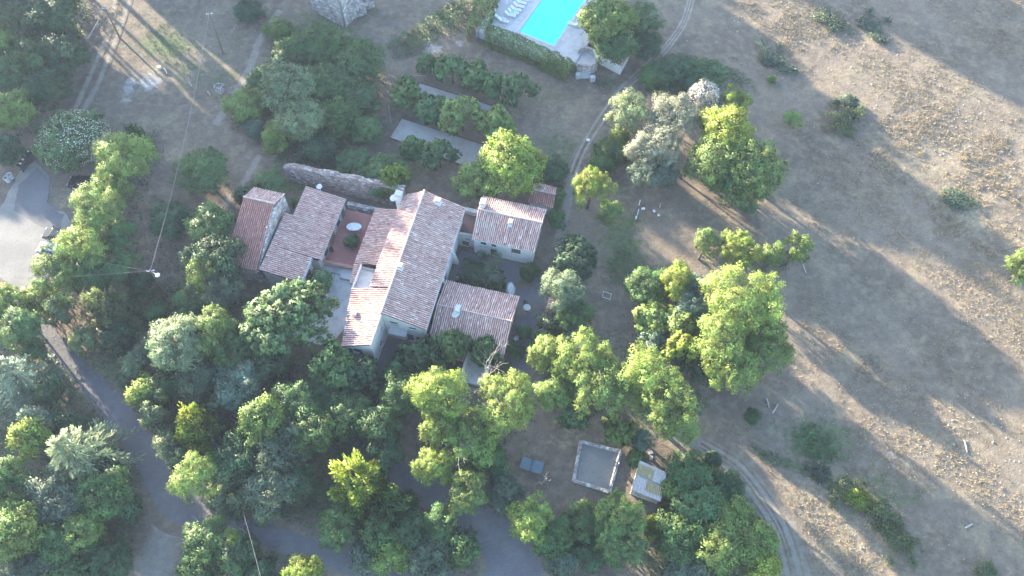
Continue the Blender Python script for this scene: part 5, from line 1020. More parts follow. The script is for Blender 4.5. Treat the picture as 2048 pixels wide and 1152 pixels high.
dead_tree(1085, 965, 3, 'bare curved branch beside the table tennis table', 72, .5, 'dead_shrub', depth=3, r0=.04)

# unseen wood added on the rise, tree heights shaped to shade the farm
def shade_wood():
    me0 = PROTO['broad_m'][0][0]; n0 = len(me0.vertices); co = np.empty(n0 * 3, np.float32); me0.vertices.foreach_get('co', co); co = co.reshape(-1, 3)[: (n0 // 12) * 4]
    V = []; T = MB()
    spots = []
    for t_ in np.arange(-72, 135, 3.6):
        for row in range(2):
            t2 = t_ + NR.uniform(-.8, .8); s2 = -150 - row * 6 + NR.uniform(-2, 2)
            hh = np.interp(t2, [-72, -24, -18, -15, -6, -2, 5, 20, 24, 32, 40, 55, 68, 75, 80, 84, 90, 93, 95, 100, 108, 113, 119, 135], [23, 23, 22, 9, 9, 15, 18, 26, 27, 27, 26.5, 24.6, 24.2, 20, 31, 33.5, 33, 30, 24, 20.5, 20, 22, 33, 37]) + NR.uniform(-1.3, 1.3)
            spots.append((s2, t2, hh))
    for s2, t2, hh in spots:
        x, y = (s2 + t2) * .7071, (-s2 + t2) * .7071; z0 = float(th(x, y)); top = max(hh, z0 + 4); high = 20 < t2 < 33
        c0_ = z0 + (4.3 if high else .5); rz = (top - c0_) / 2; sc = np.array([1.15, 1.15, rz / 2.5])
        V.append(co * sc + np.array([x, y, c0_ + rz])); T.tube([(x, y, z0 - .3), (x, y, c0_ + rz)], [.3, .15], 6)
    V = np.concatenate(V); n = len(V) // 4; v = V.reshape(n, 4, 3); p = v.mean(1); ax = v[:, 2] - v[:, 0]
    nn = unit(np.cross(v[:, 1] - v[:, 3], ax)); me = leaves_mesh('shade_trees', p, ax, nn, 1.5, 1.2, nn + np.array([0, 0, .5]), NR.normal(.45, .15, n))
    o = bpy.data.objects.new('shade_trees', me); S.collection.objects.link(o); o.color = (*COL['mid'], 1); tag(o, 'unseen belt of trees added beyond the upper left to shade the farm', 'shade_trees', None, 'stuff')
    w = T.build('trunks', M['bark'], None); w.parent = o; w['kind'] = 'stuff'
shade_wood()
#THINGS
# ------------------------------------------------------------------ small things
def rot(o, rz): o.rotation_euler = (0, 0, rz); return o
def car(px, py, head, matk, label, L=4.4, Wd=1.8, Hh=1.55, suv=True):
    c = g(px, py, .7); t = thing('parked_car', label, 'car', (c[0], c[1], .036), 'cars parked under the trees')
    def ring(prof, y, ins=0): return [(x, y, z) for x, z in prof]
    lo = [(-.5, .42), (-.5, .62), (-.47, .8), (-.28, .93), (.30, .93), (.47, .86), (.5, .66), (.5, .42), (.42, .25), (-.42, .25)]
    mb = MB(); secs = []
    for y, k in ((-.5, .93), (-.42, 1.0), (.42, 1.0), (.5, .93)):
        secs.append([mb.vert((x * L * (1 if abs(y) < .45 else .985), y * Wd, z if z < .7 or abs(y) < .45 else z * .95)) for x, z in lo])
    n = len(lo)
    for a, b in zip(secs, secs[1:]):
        for j in range(n): mb.f.append([a[j], a[(j + 1) % n], b[(j + 1) % n], b[j]]); mb.c.append(.5)
    mb.f.append(secs[0][::-1]); mb.f.append(secs[-1]); mb.c += [.5, .5]
    def local(mbx, name, mk, par=None):
        o = bpy.data.objects.new(name, mbx.mesh(name)); o.data.materials.append(M[mk]); S.collection.objects.link(o); o.parent = par or t; return o
    body = local(mb, 'body', matk); bv = body.modifiers.new('bevel', 'BEVEL'); bv.width = .06; bv.segments = 2
    x0, x1 = (-.46, .16) if suv else (-.36, .2)
    def cab(z0, z1, xa, xb, ya, xc, xd, yb): return [(xa * L, -ya * Wd, z0), (xb * L, -ya * Wd, z0), (xb * L, ya * Wd, z0), (xa * L, ya * Wd, z0), (xc * L, -yb * Wd, z1), (xd * L, -yb * Wd, z1), (xd * L, yb * Wd, z1), (xc * L, yb * Wd, z1)]
    gl = MB(); gl.box8(cab(.9, Hh - .1, x0, x1 + .1, .455, x0 + .05, x1 - .02, .39)); local(gl, 'windows', 'glass')
    rf = MB(); rf.box8(cab(Hh - .1, Hh, x0 + .05, x1 - .02, .392, x0 + .07, x1 - .05, .35)); r_ = local(rf, 'roof', matk)
    pl_ = MB()
    for sy in (-1, 1):
        for xx, xt in ((x0, x0 + .05), (x0 + .3, x0 + .3), (x1 + .1, x1 - .02)): pl_.beam((xx * L, sy * .458 * Wd, .9), (xt * L, sy * .394 * Wd, Hh - .09), .06)
        pl_.beam(((x0 + .08) * L, sy * .33 * Wd, Hh + .04), ((x1 - .08) * L, sy * .33 * Wd, Hh + .04), .035)
    local(pl_, 'pillars', matk)
    for sx in (-.31, .31):
        for sy in (-1, 1):
            w = MB(); w.tube([(sx * L, sy * (Wd / 2 - .2), .32), (sx * L, sy * (Wd / 2 + .01), .32)], .32, 14); wh = local(w, 'wheel', 'rubber')
            ri = MB(); ri.tube([(sx * L, sy * (Wd / 2 + .0), .32), (sx * L, sy * (Wd / 2 + .02), .32)], .2, 10); local(ri, 'rim', 'steel', wh)
    for sy in (-1, 1):
        h_ = MB(); h_.box((.49 * L, sy * .36 * Wd, .68), (.12, .32, .14)); local(h_, 'headlight', 'white')
        h_ = MB(); h_.box((-.485 * L, sy * .4 * Wd, .74), (.1, .2, .18)); local(h_, 'tail_light', 'red_cloth')
        h_ = MB(); h_.box(((x1 + .06) * L, sy * (.5 * Wd + .08), .98), (.14, .16, .12)); local(h_, 'mirror', matk)
    rot(t, head); return t
car(168, 366, math.radians(172), 'car_black', 'black car with roof rails nosing out under the upper lime tree')
car(117, 470, math.radians(168), 'car_black', 'black car half hidden under the lower lime tree', 4.2, 1.75, 1.45, False)
car(103, 499, math.radians(168), 'car_blue', 'pale blue car almost hidden below the lower black car', 3.8, 1.65, 1.5, False)

# wheelie bins and round concrete tubs at the car park entrance
for k, (px, py) in enumerate(((60, 310), (55, 318), (50, 326), (45, 334))):
    c = g(px, py, .5); t = thing('wheelie_bin', ['dark wheelie bin, first of four from the white flowering shrub', 'dark wheelie bin, second of four from the flowering shrub', 'dark wheelie bin, third of four from the flowering shrub', 'dark wheelie bin at the lower end of the row'][k], 'bin', (c[0], c[1], .03), 'bins by the car park')
    for nm, args, mk in (('body', None, 'bin_plastic'), ('lid', None, 'car_black')):
        mb = MB()
        if nm == 'body': mb.box8([(-.32, -.3, .08), (.32, -.3, .08), (.32, .3, .08), (-.32, .3, .08), (-.42, -.38, 1.05), (.42, -.38, 1.05), (.42, .38, 1.05), (-.42, .38, 1.05)])
        else: mb.box8([(-.45, -.42, 1.052), (.45, -.42, 1.052), (.45, .42, 1.052), (-.45, .42, 1.052), (-.36, -.3, 1.2), (.4, -.3, 1.17), (.4, .3, 1.17), (-.36, .3, 1.2)])
        o = bpy.data.objects.new(nm, mb.mesh(nm)); o.data.materials.append(M[mk]); S.collection.objects.link(o); o.parent = t
    mb = MB()
    for sy in (-.3, .3): mb.tube([(-.4, sy - .04, .12), (-.4, sy + .04, .12)], .12, 10)
    o = bpy.data.objects.new('wheels', mb.mesh('wheels')); o.data.materials.append(M['rubber']); S.collection.objects.link(o); o.parent = t
    mb = MB(); mb.box((.1, 0, 1.22), (.3, .35, .03)); o = bpy.data.objects.new('sticker', mb.mesh('sticker')); o.data.materials.append(M['white']); S.collection.objects.link(o); o.parent = t
    rot(t, math.radians(62))
for k, (px, py) in enumerate(((15, 359), (21, 353))):
    c = g(px, py, .4); t = thing('concrete_tub', ['grey round concrete tub at the left edge, lower one', 'grey round concrete tub at the left edge, upper one'][k], 'tub', (c[0], c[1], 0), 'concrete tubs by the bins')
    mb = MB(); mb.lathe((c[0], c[1], 0), [(0, .02), (.36, .02), (.42, .9), (.34, .9), (.3, .5), (0, .5)], 16); mb.build('tub', M['concrete'], t)

# poles and cables
def pole(px, py, top, h, label, lamp=False):
    b = g(px, py); t_ = None
    v = RC @ np.array([top[0] - CX, -(top[1] - CY), -F]); s_ = (h - H) / v[2]; e = CAM + v * s_
    t = thing('utility_pole', label, 'pole', b, None)
    mb = MB(); mb.tube([b, lerp(b, e, .5), e], [.15, .12, .09], 8); mb.build('post', M['wood'], t)
    cb = MB(); d_ = np.array([1, .2, 0]); d_ = d_ / np.linalg.norm(d_); cb.beam(e - d_ * .5 - np.array([0, 0, .25]), e + d_ * .5 - np.array([0, 0, .25]), .08)
    for k in (-.4, 0, .4): cb.tube([e + d_ * k - np.array([0, 0, .2]), e + d_ * k + np.array([0, 0, .02])], .04, 6)
    cb.build('crossarm', M['steel'], t)
    return t, b, e
tp1, pb1, pe1 = pole(447, 108, (418, 25), 8.2, 'dark wooden utility pole on the grass left of the thicket')
tp2, pb2, pe2 = pole(333, 592, (300, 540), 7.2, 'dark wooden pole with street lamp left of the house')
st = MB(); q = g(356, 588); st.tube([q, lerp(pb2, pe2, .8)], [.11, .09], 7); st.build('stay', M['wood'], tp2)
la = MB(); e = pe2 - np.array([0, 0, .4]); f = e + np.array([.9, -.55, .25]); la.tube([e, f], .035, 6); lo_ = la.build('lamp_arm', M['steel'], tp2)
lm = MB(); lm.lathe((f[0] + .12, f[1] - .08, f[2]), [(0, .12), (.16, .1), (.3, -.02), (.26, -.1), (0, -.13)], 12); lm.build('lamp_head', M['white'], lo_)
tp3, pb3, pe3 = pole(240, 76, (209, 14), 6.6, 'weathered pole leaning beside the wheel tracks')
def cable(p, q, sag, label, r=.025):
    mb = MB(); P = [lerp(p, q, k / 16) - np.array([0, 0, sag * 4 * (k / 16) * (1 - k / 16)]) for k in range(17)]; mb.tube(P, r, 5); return tag(mb.build('cable', M['cable']), label, 'cable')
cable(pe1 - np.array([0, 0, .1]), pe2 - np.array([0, 0, .1]), 1.2, 'pale overhead cable running from the upper pole to the lamp pole', .03)
cable(pe2 - np.array([0, 0, .1]), g(-40, 556, 7.0), .6, 'dark overhead cable from the lamp pole to the left edge', .022)
cable(pe2 - np.array([0, 0, .3]), g(90, 495, 6.5), .6, 'thin overhead cable from the lamp pole to the car park', .02)
cable(g(488, 1030, 6.0), g(530, 1190, 6.0), .2, 'thin pale cable crossing the lane at the bottom', .022)

# table tennis table
K = [g(1039, 936, .76), g(1082, 949, .76), g(1088, 924, .76), g(1045, 913, .76)]
c = sum(K) / 4; d_ = (K[1] - K[0])[:2]; ang = math.atan2(d_[1], d_[0])
t = thing('table_tennis_table', 'blue grey table tennis table in the bare clearing', 'table', (c[0], c[1], 0))
def tl(mb, name, mk, par=None):
    o = bpy.data.objects.new(name, mb.mesh(name)); o.data.materials.append(M[mk]); S.collection.objects.link(o); o.parent = par or t; return o
for sx in (-1, 1):
    mb = MB(); mb.box((sx * .695, 0, .745), (1.36, 1.52, .03)); h_ = tl(mb, 'table_half', 'table_blue')
    ln_ = MB()
    for sy in (-.75, 0, .75): ln_.box((sx * .695, sy, .7625), (1.34, .02 if sy else .01, .003))
    ln_.box((sx * 1.36, 0, .7625), (.02, 1.48, .003)); tl(ln_, 'lines', 'bin_plastic', h_)
    lg = MB()
    for sy in (-.6, .6): lg.beam((sx * 1.0, sy, 0), (sx * 1.0, sy, .73), .06)
    lg.beam((sx * 1.0, -.6, .2), (sx * 1.0, .6, .2), .05); tl(lg, 'legs', 'iron')
nt = MB(); nt.box((0, 0, .835), (.012, 1.7, .15)); tl(nt, 'net', 'iron')
rot(t, ang)

# sandpit
K = [g(1147, 962), g(1218, 985), g(1241, 904), g(1161, 884)]
poly_struct('sandpit_floor', K, .03, 'gravel_yard')
t = thing('sandpit_border', 'low broken stone border round the square sandpit', 'border', sum(K) / 4)
for k in range(4):
    rubble(t, K[k], K[(k + 1) % 4], 0, [.32, .36, .3, .34], .34, 120 + k, stone=(.42, .2))

# bowls court boards
for i, quad in enumerate(([(840, 166), (1022, 224), (1004, 244), (822, 196)], [(803, 237), (1000, 300), (960, 345), (779, 276)])):
    P = [g(*q) for q in quad]; t = thing('court_boards', ['timber boards round the upper bowls court', 'timber boards round the lower bowls court'][i], 'border', sum(P) / 4, 'bowls court boards')
    for k in range(4):
        L = np.linalg.norm(P[(k + 1) % 4] - P[k]); n = max(1, int(L / 2.4))
        for j in range(n):
            mb = MB(); a = lerp(P[k], P[(k + 1) % 4], (j + .01) / n); b = lerp(P[k], P[(k + 1) % 4], (j + .99) / n); mb.beam(a + np.array([0, 0, .1]), b + np.array([0, 0, .1]), .09, .24); mb.build('board', M['wood'], t)

# garden table, chairs and pots in the courtyard
c = g(708, 454, 1.2); t = thing('garden_table', 'white oval garden table in the red courtyard', 'table', (c[0], c[1], .55))
mb = MB(); mb.lathe((c[0], c[1], .55), [(0, .76), (1.02, .76), (1.06, .73), (1.0, .70), (0, .70)], 28, sx=1.0, sy=.62); mb.build('tabletop', M['white'], t)
for sx in (-.6, .6):
    for sy in (-.33, .33):
        mb = MB(); mb.tube([(c[0] + sx, c[1] + sy, 1.26), (c[0] + sx * 1.2, c[1] + sy * 1.15, .552)], .035, 6); mb.build('leg', M['white'], t)
def chair(px, py, z, rz, label, mk='iron'):
    c = g(px, py, z + .4); t = thing('garden_chair', label, 'chair', (c[0], c[1], z), 'garden chairs')
    def lc(mb, name):
        o = bpy.data.objects.new(name, mb.mesh(name)); o.data.materials.append(M[mk]); S.collection.objects.link(o); o.parent = t
    mb = MB(); mb.box((0, 0, .44), (.46, .46, .04)); lc(mb, 'seat')
    mb = MB(); mb.box8([(-.23, .2, .46), (.23, .2, .46), (.23, .24, .46), (-.23, .24, .46), (-.22, .3, .92), (.22, .3, .92), (.22, .34, .92), (-.22, .34, .92)]); lc(mb, 'backrest')
    for sx in (-.2, .2):
        for sy in (-.2, .2):
            mb = MB(); mb.tube([(sx, sy, .43), (sx * 1.1, sy * 1.1, 0)], .02, 5); lc(mb, 'leg')
        mb = MB(); mb.beam((sx * 1.15, -.2, .64), (sx * 1.15, .26, .66), .04); lc(mb, 'armrest')
    rot(t, rz)
chair(664, 502, .55, .6, 'dark iron chair against the barn side of the courtyard'); chair(1052, 606, .03, 1.2, 'dark chair at the upper right corner of the wing'); chair(1040, 676, .03, 2.2, 'dark chair at the lower right corner of the wing'); chair(1032, 678, .03, -1.0, 'pale chair at the lower right corner of the wing', 'white')
def round_table(px, py, z, r, label, mk):
    c = g(px, py, z + .7); t = thing('round_table', label, 'table', (c[0], c[1], z)); mb = MB(); mb.lathe((c[0], c[1], z), [(0, .74), (r, .74), (r, .70), (0, .70)], 20); mb.build('tabletop', M[mk], t)
    mb = MB(); mb.lathe((c[0], c[1], z), [(r * .6, 0), (r * .55, .05), (.04, .08), (.04, .7)], 12); mb.build('pedestal', M['iron'], t)
round_table(872, 718, .03, .55, 'pinkish round table in the shady terrace garden', 'soil_pot'); round_table(859, 717, .03, .24, 'tiny pale round side table in the terrace garden', 'white'); round_table(1054, 615, .03, .5, 'grey round table at the upper right corner of wing', 'concrete')
def pot(px, py, r, h, label, mk='soil_pot'):
    c = g(px, py, h * .6); t = thing('flower_pot', label, 'pot', (c[0], c[1], 0)); mb = MB(); mb.lathe((c[0], c[1], 0), [(0, .03), (r * .7, .03), (r, h), (r * .85, h), (r * .8, h * .85), (0, h * .85)], 14); mb.build('pot', M[mk], t)
    n = 60; d = sph(n, 0); me = leaves_mesh('leaves', d * r * 1.1 + np.array([0, 0, h]), d, unit(d + sph(n) * .4), .2, .1, d, NR.uniform(.2, .8, n)); o = bpy.data.objects.new('leaves', me); S.collection.objects.link(o); o.parent = t; o.color = (*COL['mid'], 1)
pot(915, 557, .32, .5, 'white pot beside the main house wall', 'white'); pot(1077, 635, .3, .45, 'grey pot on the yard path', 'concrete'); pot(655, 524, .2, .9, 'small dark pot at the courtyard coping'); pot(1179, 94, .3, .5, 'dark pot by the bastion parapet', 'iron')
# crumpled tarpaulin heap
c = g(1021, 577, .5); mb = MB(); R = random.Random(9); rings = []
for k, (rr, z) in enumerate(((1.05, .02), (1.0, .35), (.8, .7), (.5, .9), (.15, 1.0))):
    rings.append([mb.vert((c[0] + math.cos(a) * rr * (.62 + R.uniform(-.1, .1)), c[1] + math.sin(a) * rr * (1 + R.uniform(-.12, .12)), z + R.uniform(-.12, .12) * (k > 0))) for a in [2 * math.pi * j / 18 for j in range(18)]])
for a, b in zip(rings, rings[1:]):
    for j in range(18): mb.f.append([a[j], a[(j + 1) % 18], b[(j + 1) % 18], b[j]]); mb.c.append(.5)
mb.f.append(rings[-1]); mb.c.append(.5)
tag(mb.build('tarpaulin_heap', M['white']), 'crumpled white tarpaulin heap in the paved yard', 'tarpaulin')
# wood store with tile roof by the path
K = [g(1092, 636), g(1102, 638), g(1110, 606), g(1100, 604)]
t = thing('wood_store', 'narrow wood store with pale tile roof beside the yard path', 'shed', sum(K) / 4)
for k in range(4): wall(t, K[k], K[(k + 1) % 4], 0, 1.2, [], 'plaster_grey')
z_ = lambda p, z: np.array([p[0], p[1], z]); o_ = (K[0] - K[1]) * .2
roof(t, z_(K[1], 1.75), z_(K[2], 1.75), z_(K[3] + o_, 1.3), z_(K[0] + o_, 1.3), seed=131)
# loungers by the pool
def lounger(px, py, rz, label, cyan=False):
    c = g(px, py, TZ + .3); t = thing('sun_lounger', label, 'sun lounger', (c[0], c[1], TZ), 'sun loungers beside the pool')
    def lc(mb, name, mk='white'):
        o = bpy.data.objects.new(name, mb.mesh(name)); o.data.materials.append(M[mk]); S.collection.objects.link(o); o.parent = t; return o
    fr = MB()
    for sy in (-.3, .3): fr.beam((-.95, sy, .3), (.95, sy, .3), .05)
    fr.beam((.95, -.3, .3), (.95, .3, .3), .05); lc(fr, 'frame')
    for k in range(9): mb = MB(); mb.box((-.2 + k * .135, 0, .335), (.1, .56, .02)); lc(mb, 'slat')
    bk = MB(); bk.box8([(-.3, -.29, .33), (-.26, -.29, .33), (-.26, .29, .33), (-.3, .29, .33), (-.88, -.29, .78), (-.84, -.29, .8), (-.84, .29, .8), (-.88, .29, .78)]); lc(bk, 'backrest')
    for sx in (-.7, .75):
        for sy in (-.29, .29): mb = MB(); mb.beam((sx, sy, 0), (sx, sy, .3), .05); lc(mb, 'leg')
    if cyan: mb = MB(); mb.box((-.05, 0, .36), (.5, .5, .02)); lc(mb, 'towel', 'fabric_cyan')
    rot(t, rz)
da = math.atan2(e_[1], e_[0]) + .0
names = ['left one of the lounger pair nearest the hedge', 'right one of the lounger pair nearest the hedge', 'first of the lounger row', 'second lounger of the row', 'third lounger of the row', 'fourth lounger of the row', 'fifth lounger of the row', 'last lounger of the row at the top edge']
for k, (px, py, cy) in enumerate(((1000, 36, 1), (1006, 41, 0), (1020, 29, 0), (1026, 24, 1), (1031, 18, 0), (1037, 11, 0), (1042, 4, 0), (1047, -3, 0))):
    lounger(px, py, da + .15, 'white sun lounger, ' + names[k], bool(cy))
c = g(1146, 46, TZ + .3); lounger(1146, 48, da + math.pi, 'white sun lounger alone right of the pool, half under the tree')
mb = MB(); p = g(1013, 18, TZ); mb.tube([p, p + np.array([0, 0, 2.4])], .03, 6); t = thing('closed_parasol', 'closed parasol standing behind the loungers', 'parasol', p); mb.build('pole', M['white'], t); mb = MB(); mb.lathe(p, [(.04, 1.0), (.14, 1.1), (.1, 2.0), (.02, 2.5)], 8); mb.build('canopy', M['white'], t)
t = thing('parasol_base_wall', 'white low wall at the left corner of the pool terrace', 'wall', g(980, 40, TZ)); mb = MB(); a, b = g(974, 50, TZ), g(990, 26, TZ); mb.beam(a + np.array([0, 0, .5]), b + np.array([0, 0, .5]), .3, 1.0); mb.build('wall', M['plaster'], t)
# frames and pallets on the grass
def frame(px4, z, w, label, name, mk, cat):
    P = [g(*q, z) for q in px4]; t = thing(name, label, cat, P[0] * [1, 1, 0]); 
    for k in range(4): mb = MB(); mb.beam(P[k], P[(k + 1) % 4], w); mb.build('rail', M[mk], t)
    if z > .15:
        for p in P: mb = MB(); mb.beam(p * [1, 1, 0], p, w); mb.build('leg', M[mk], t)
    return t, P
frame([(1205, 594), (1220, 599), (1223, 588), (1207, 583)], .06, .05, 'white rectangular frame lying on the lawn', 'wooden_frame', 'white', 'frame')
frame([(427, 172), (436, 166), (446, 168), (440, 178)], .5, .05, 'thin metal frame behind the pallet on the grass', 'metal_frame', 'steel', 'frame')
P = [g(*q, .1) for q in ((430, 181), (443, 188), (449, 178), (437, 173))]; t = thing('pallet', 'small grey wooden pallet on the grass near the cable', 'pallet', P[0] * [1, 1, 0])
for k in range(5): mb = MB(); mb.beam(lerp(P[0], P[1], k / 4), lerp(P[3], P[2], k / 4), .1, .04); mb.build('slat', M['deadwood'], t)
mb = MB(); mb.beam(P[0] - np.array([0, 0, .045]), P[1] - np.array([0, 0, .045]), .08, .1); mb.beam(P[3] - np.array([0, 0, .045]), P[2] - np.array([0, 0, .045]), .08, .1); mb.build('bearers', M['deadwood'], t)
for k, (a, b, lab, mk) in enumerate((((1593, 500), (1612, 546), 'long grey pole lying in the field right of four small trees', 'deadwood'), ((1928, 880), (1934, 905), 'grey log lying in the sunlit field', 'deadwood'), ((1533, 798), (1538, 815), 'left grey log near the gravel track', 'deadwood'), ((1545, 826), (1556, 808), 'right grey log near the gravel track', 'deadwood'), ((1930, 1056), (1945, 1048), 'short pale log at lower right', 'deadwood'), ((175, 77), (200, 36), 'pale plank leaning at the wood edge beside wheel tracks', 'deadwood'), ((328, 136), (334, 147), 'pale stick on the upper grass', 'deadwood'), ((378, 164), (383, 173), 'short pale stick beside the cable', 'deadwood'), ((415, 183), (420, 190), 'pale stick left of the pallet', 'deadwood'))):
    mb = MB(); p, q = g(*a, .12), g(*b, .12); mb.tube([p, lerp(p, q, .5) + np.array([.05, .03, .02]), q], [.1, .09, .07], 7); tag(mb.build('log', M[mk]), lab, 'log')
mb = MB(); p = g(319, 135, .2); mb.lathe((p[0], p[1], .02), [(0, .4), (.3, .4), (.32, 0)], 12); tag(mb.build('upturned_bucket', M['steel']), 'grey upturned bucket on the upper grass', 'bucket')
mb = MB(); p = g(1176, 280, 0); mb.box((p[0], p[1], .04), (.5, .45, .06), .2); tag(mb.build('stone_slab', M['white']), 'small white slab on the dirt path fork', 'slab')
for k, (px, py) in enumerate(((1301, 905), (1302, 916))): mb = MB(); p = g(px, py); mb.box((p[0], p[1], .05), (.55, .4, .08), .3 + k); tag(mb.build('stepping_stone', M['concrete']), ['upper stepping stone above the hut', 'lower stepping stone above the hut'][k], 'slab')
# vegetable plot: white boards and cloches
for k, (px, py, l_, w_, r_) in enumerate(((1279, 406, .9, .12, 1.3), (1276, 425, 1.0, .12, 1.3), (1272, 436, .5, .2, 1.3), (1286, 418, .5, .3, .1), (1308, 423, .3, .4, .4), (1317, 431, .3, .3, .2), (1320, 412, .7, .06, 1.3))):
    mb = MB(); p = g(px, py); mb.box((p[0], p[1], .1), (l_, w_, .18), r_); tag(mb.build('white_board', M['white']), ['white board at the top of the vegetable plot edge', 'long white board in the middle of the plot edge', 'white board at the lower end of the plot edge', 'white box inside the vegetable plot', 'white tray in the middle of the vegetable plot', 'white tray at the right of the vegetable plot', 'thin white stake right of the vegetable plot'][k], 'board')
# goal posts and stakes
for k, (a, b, lab) in enumerate((((1160, 1003), (1167, 1000), 'white washing post below the sandpit'), ((1190, 683), (1208, 680), 'white bar on posts at the lower lawn edge'), ((820, 150), (850, 152), 'thin rail on posts at the corner above the bowls court'), ((777, 212), (782, 245), 'thin rail on posts left of the bowls courts'))):
    p, q = g(*a, 1.0), g(*b, 1.0); t = thing('post_rail', lab, 'rail', p * [1, 1, 0]); mb = MB(); mb.beam(p, q, .05); mb.build('bar', M['deadwood'], t)
    for e in (p, q): mb = MB(); mb.beam(e * [1, 1, 0], e, .06); mb.build('post', M['deadwood'], t)
mb = MB(); p = g(1322, 1035); mb.tube([p, p + np.array([.1, .1, 1.9])], .04, 6); tag(mb.build('stake', M['deadwood']), 'pale stake in front of the hut', 'stake')
# slatted hut roof hidden between silvery trees
K = [g(1290, 215, 2), g(1307, 222, 2), g(1312, 195, 2), g(1296, 188, 2)]
t = thing('lean_shelter', 'dark corrugated shelter between the pale and silvery trees', 'shelter', (sum(K) / 4) * [1, 1, 0]); corrug(t, (K[3], K[2], K[1], K[0]), 7, 'wood')
for p in K: mb = MB(); mb.beam(p * [1, 1, 0], p - np.array([0, 0, .05]), .1); mb.build('post', M['wood'], t)

# ------------------------------------------------------------------ straw, weeds and stones of the field
def tufts(name, label, cat, P, hgt, blades, mk, col=None, spread=.16):
    n = len(P); idx = np.repeat(np.arange(n), blades); m = len(idx); hh = (hgt * NR.uniform(.5, 1.4, n))[idx] * NR.uniform(.6, 1.2, m)
    b = np.column_stack([P[idx] + NR.normal(0, 1, (m, 2)) * (spread * NR.uniform(.5, 1.5, n))[idx][:, None], np.zeros(m)]); b[:, 2] = th(b[:, 0], b[:, 1])
    d = unit(np.column_stack([NR.normal(0, .8, (m, 2)), np.full(m, .8)])); s_ = unit(np.cross(d, sph(m))) * (.018 + .03 * hgt)
    v = np.stack([b - s_, b + s_, b + d * hh[:, None]], 1).reshape(-1, 3)
    me = bpy.data.meshes.new(name); me.from_pydata([], [], []); me.vertices.add(3 * m); me.vertices.foreach_set('co', v.astype(np.float32).ravel()); me.loops.add(3 * m); me.loops.foreach_set('vertex_index', np.arange(3 * m, dtype=np.int32)); me.polygons.add(m); me.polygons.foreach_set('loop_start', np.arange(0, 3 * m, 3, dtype=np.int32)); me.update(calc_edges=True)
    at = me.attributes.new('tint', 'FLOAT', 'FACE'); at.data.foreach_set('value', np.clip(NR.normal(.5, .15, n)[idx] + NR.normal(0, .12, m), 0, 1).astype(np.float32)); me.materials.append(M[mk])
    o = bpy.data.objects.new(name, me); S.collection.objects.link(o); tag(o, label, cat, None, 'stuff')
    if col: o.color = (*COL[col], 1)
FIELD = [(1400, -30), (2120, -30), (2120, 1190), (1640, 1190), (1600, 1040), (1500, 900), (1420, 860), (1560, 780), (1600, 640), (1640, 480), (1580, 400), (1600, 300), (1540, 160), (1440, 110)]
P = scatter(FIELD, 6.0); w = fbm(P[:, 0] * 1.6, P[:, 1] * 1.6, 3.3); P = P[w + NR.normal(0, .4, len(P)) > .2]
tufts('dry_grass', 'dry straw grass scattered over the open field', 'grass', P, .24, 11, 'straw')
P = np.concatenate([scatter([(1660, 240), (1900, 220), (2060, 300), (2060, 520), (1930, 520), (1820, 420), (1740, 330)], 3.5), scatter([(1460, 0), (1700, 20), (1720, 110), (1560, 100)], 2.0), scatter([(1600, 920), (1700, 1000), (1800, 1090), (1700, 1150), (1620, 1060)], 2.5)])
w = fbm(P[:, 0] * 3, P[:, 1] * 3, 8.1); P = P[w + NR.normal(0, .3, len(P)) > .25]
tufts('straw_clumps', 'thick pale straw clumps in the sunlit part of the field', 'grass', P, .45, 18, 'straw', None, .28)
P = np.concatenate([scatter([(200, 0), (560, 0), (520, 120), (470, 330), (380, 300), (320, 240), (200, 200)], 1.6), scatter([(830, 60), (960, 90), (1150, 170), (1230, 170), (1120, 320), (1040, 230), (800, 130)], 1.8), scatter([(1160, 580), (1280, 600), (1270, 690), (1160, 690)], 1.6), scatter([(1020, 850), (1250, 890), (1250, 1000), (1030, 1000)], 1.4), scatter([(1230, 360), (1580, 400), (1600, 540), (1260, 540)], 1.4)])
tufts('dry_grass', 'dry grass on the lawns and paths around the house', 'grass', P, .15, 6, 'straw')
P = scatter([(330, 40), (400, 90), (390, 160), (330, 130), (290, 70)], 5); tufts('green_weeds', 'green weed rows on the sun streaked upper grass', 'weeds', P, .22, 8, 'foliage', 'mid')
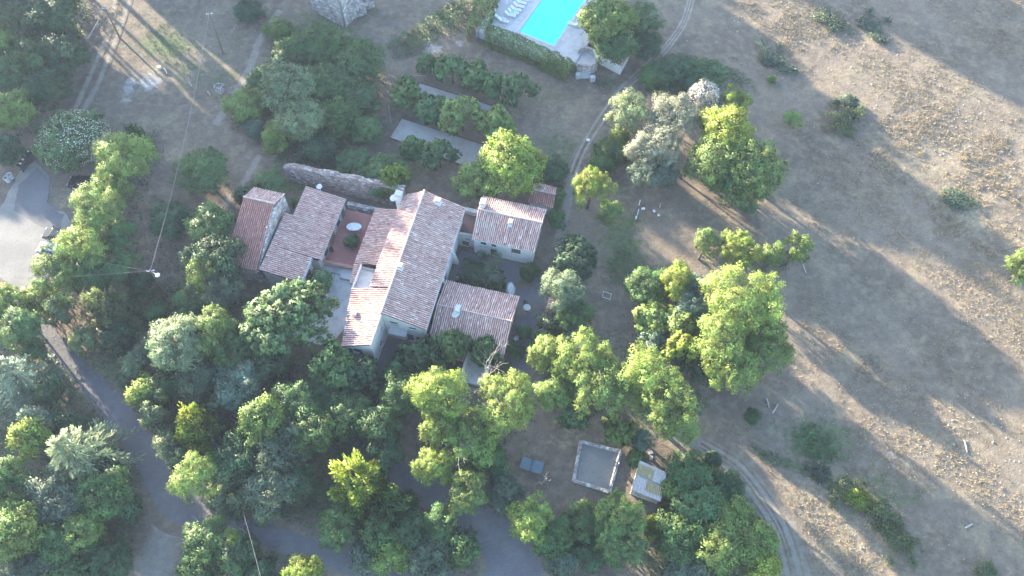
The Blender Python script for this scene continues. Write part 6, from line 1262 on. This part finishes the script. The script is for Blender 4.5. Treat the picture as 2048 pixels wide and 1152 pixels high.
P = scatter([(200, 20), (245, 0), (240, 60), (215, 100)], 5); tufts('straw_clumps', 'sunlit straw between the wheel tracks', 'grass', P, .3, 9, 'straw')
P = scatter([(170, 705), (250, 740), (265, 765), (240, 800), (150, 715)], 5); tufts('straw_clumps', 'straw bank above the lane', 'grass', P, .3, 9, 'straw')
def stones(label, P, smin, smax):
    mb = MB(); R = random.Random(4)
    for x, y in P:
        s_ = R.uniform(smin, smax) * (1.8 if R.random() < .08 else 1); z = float(th(x, y)); a = R.uniform(0, 3); J = lambda: R.uniform(.7, 1.2)
        co, si = math.cos(a), math.sin(a)
        Q = [(x + (u * co - v * si) * s_ * J(), y + (u * si + v * co) * s_ * J(), z + (-.02 if k < 4 else s_ * R.uniform(.5, .9))) for k, (u, v) in enumerate(((-1, -.7), (1, -.7), (1, .7), (-1, .7), (-.6, -.45), (.6, -.45), (.6, .45), (-.6, .45)))]
        mb.box8(Q, R.random())
    o = mb.build('field_stones', M['rock']); tag(o, label, 'stones', None, 'stuff')
P = np.concatenate([scatter([(1420, 0), (1720, 60), (2050, 200), (2060, 380), (1640, 240), (1480, 100)], .4), scatter([(1740, 770), (2050, 800), (2060, 1050), (1880, 1040), (1760, 900)], .22), scatter(FIELD, .09), scatter([(1240, 60), (1400, 60), (1180, 300), (1130, 300)], .15), scatter([(380, 30), (540, 30), (500, 180), (420, 240)], .2)])
stones('pale stones scattered over the ploughed field', P, .04, .1)
# scattering volume added to imitate the veil of sun glare in the lens

hz = MB(); hz.box((0, 0, 49.25), (1700, 1700, 101.5)); hm = bpy.data.materials.new('glare_veil'); hm.use_nodes = True; hn = hm.node_tree.nodes
hn.remove(hn['Principled BSDF']); pv = hn.new('ShaderNodeVolumePrincipled'); pv.inputs['Color'].default_value = (.58, .7, 1, 1); pv.inputs['Density'].default_value = VEIL; pv.inputs['Anisotropy'].default_value = .2
hm.node_tree.links.new(pv.outputs[0], hn['Material Output'].inputs['Volume'])
ho = hz.build('glare_veil', hm); tag(ho, 'added bluish volume imitating sun glare in the lens', 'glare_veil', None, 'stuff')
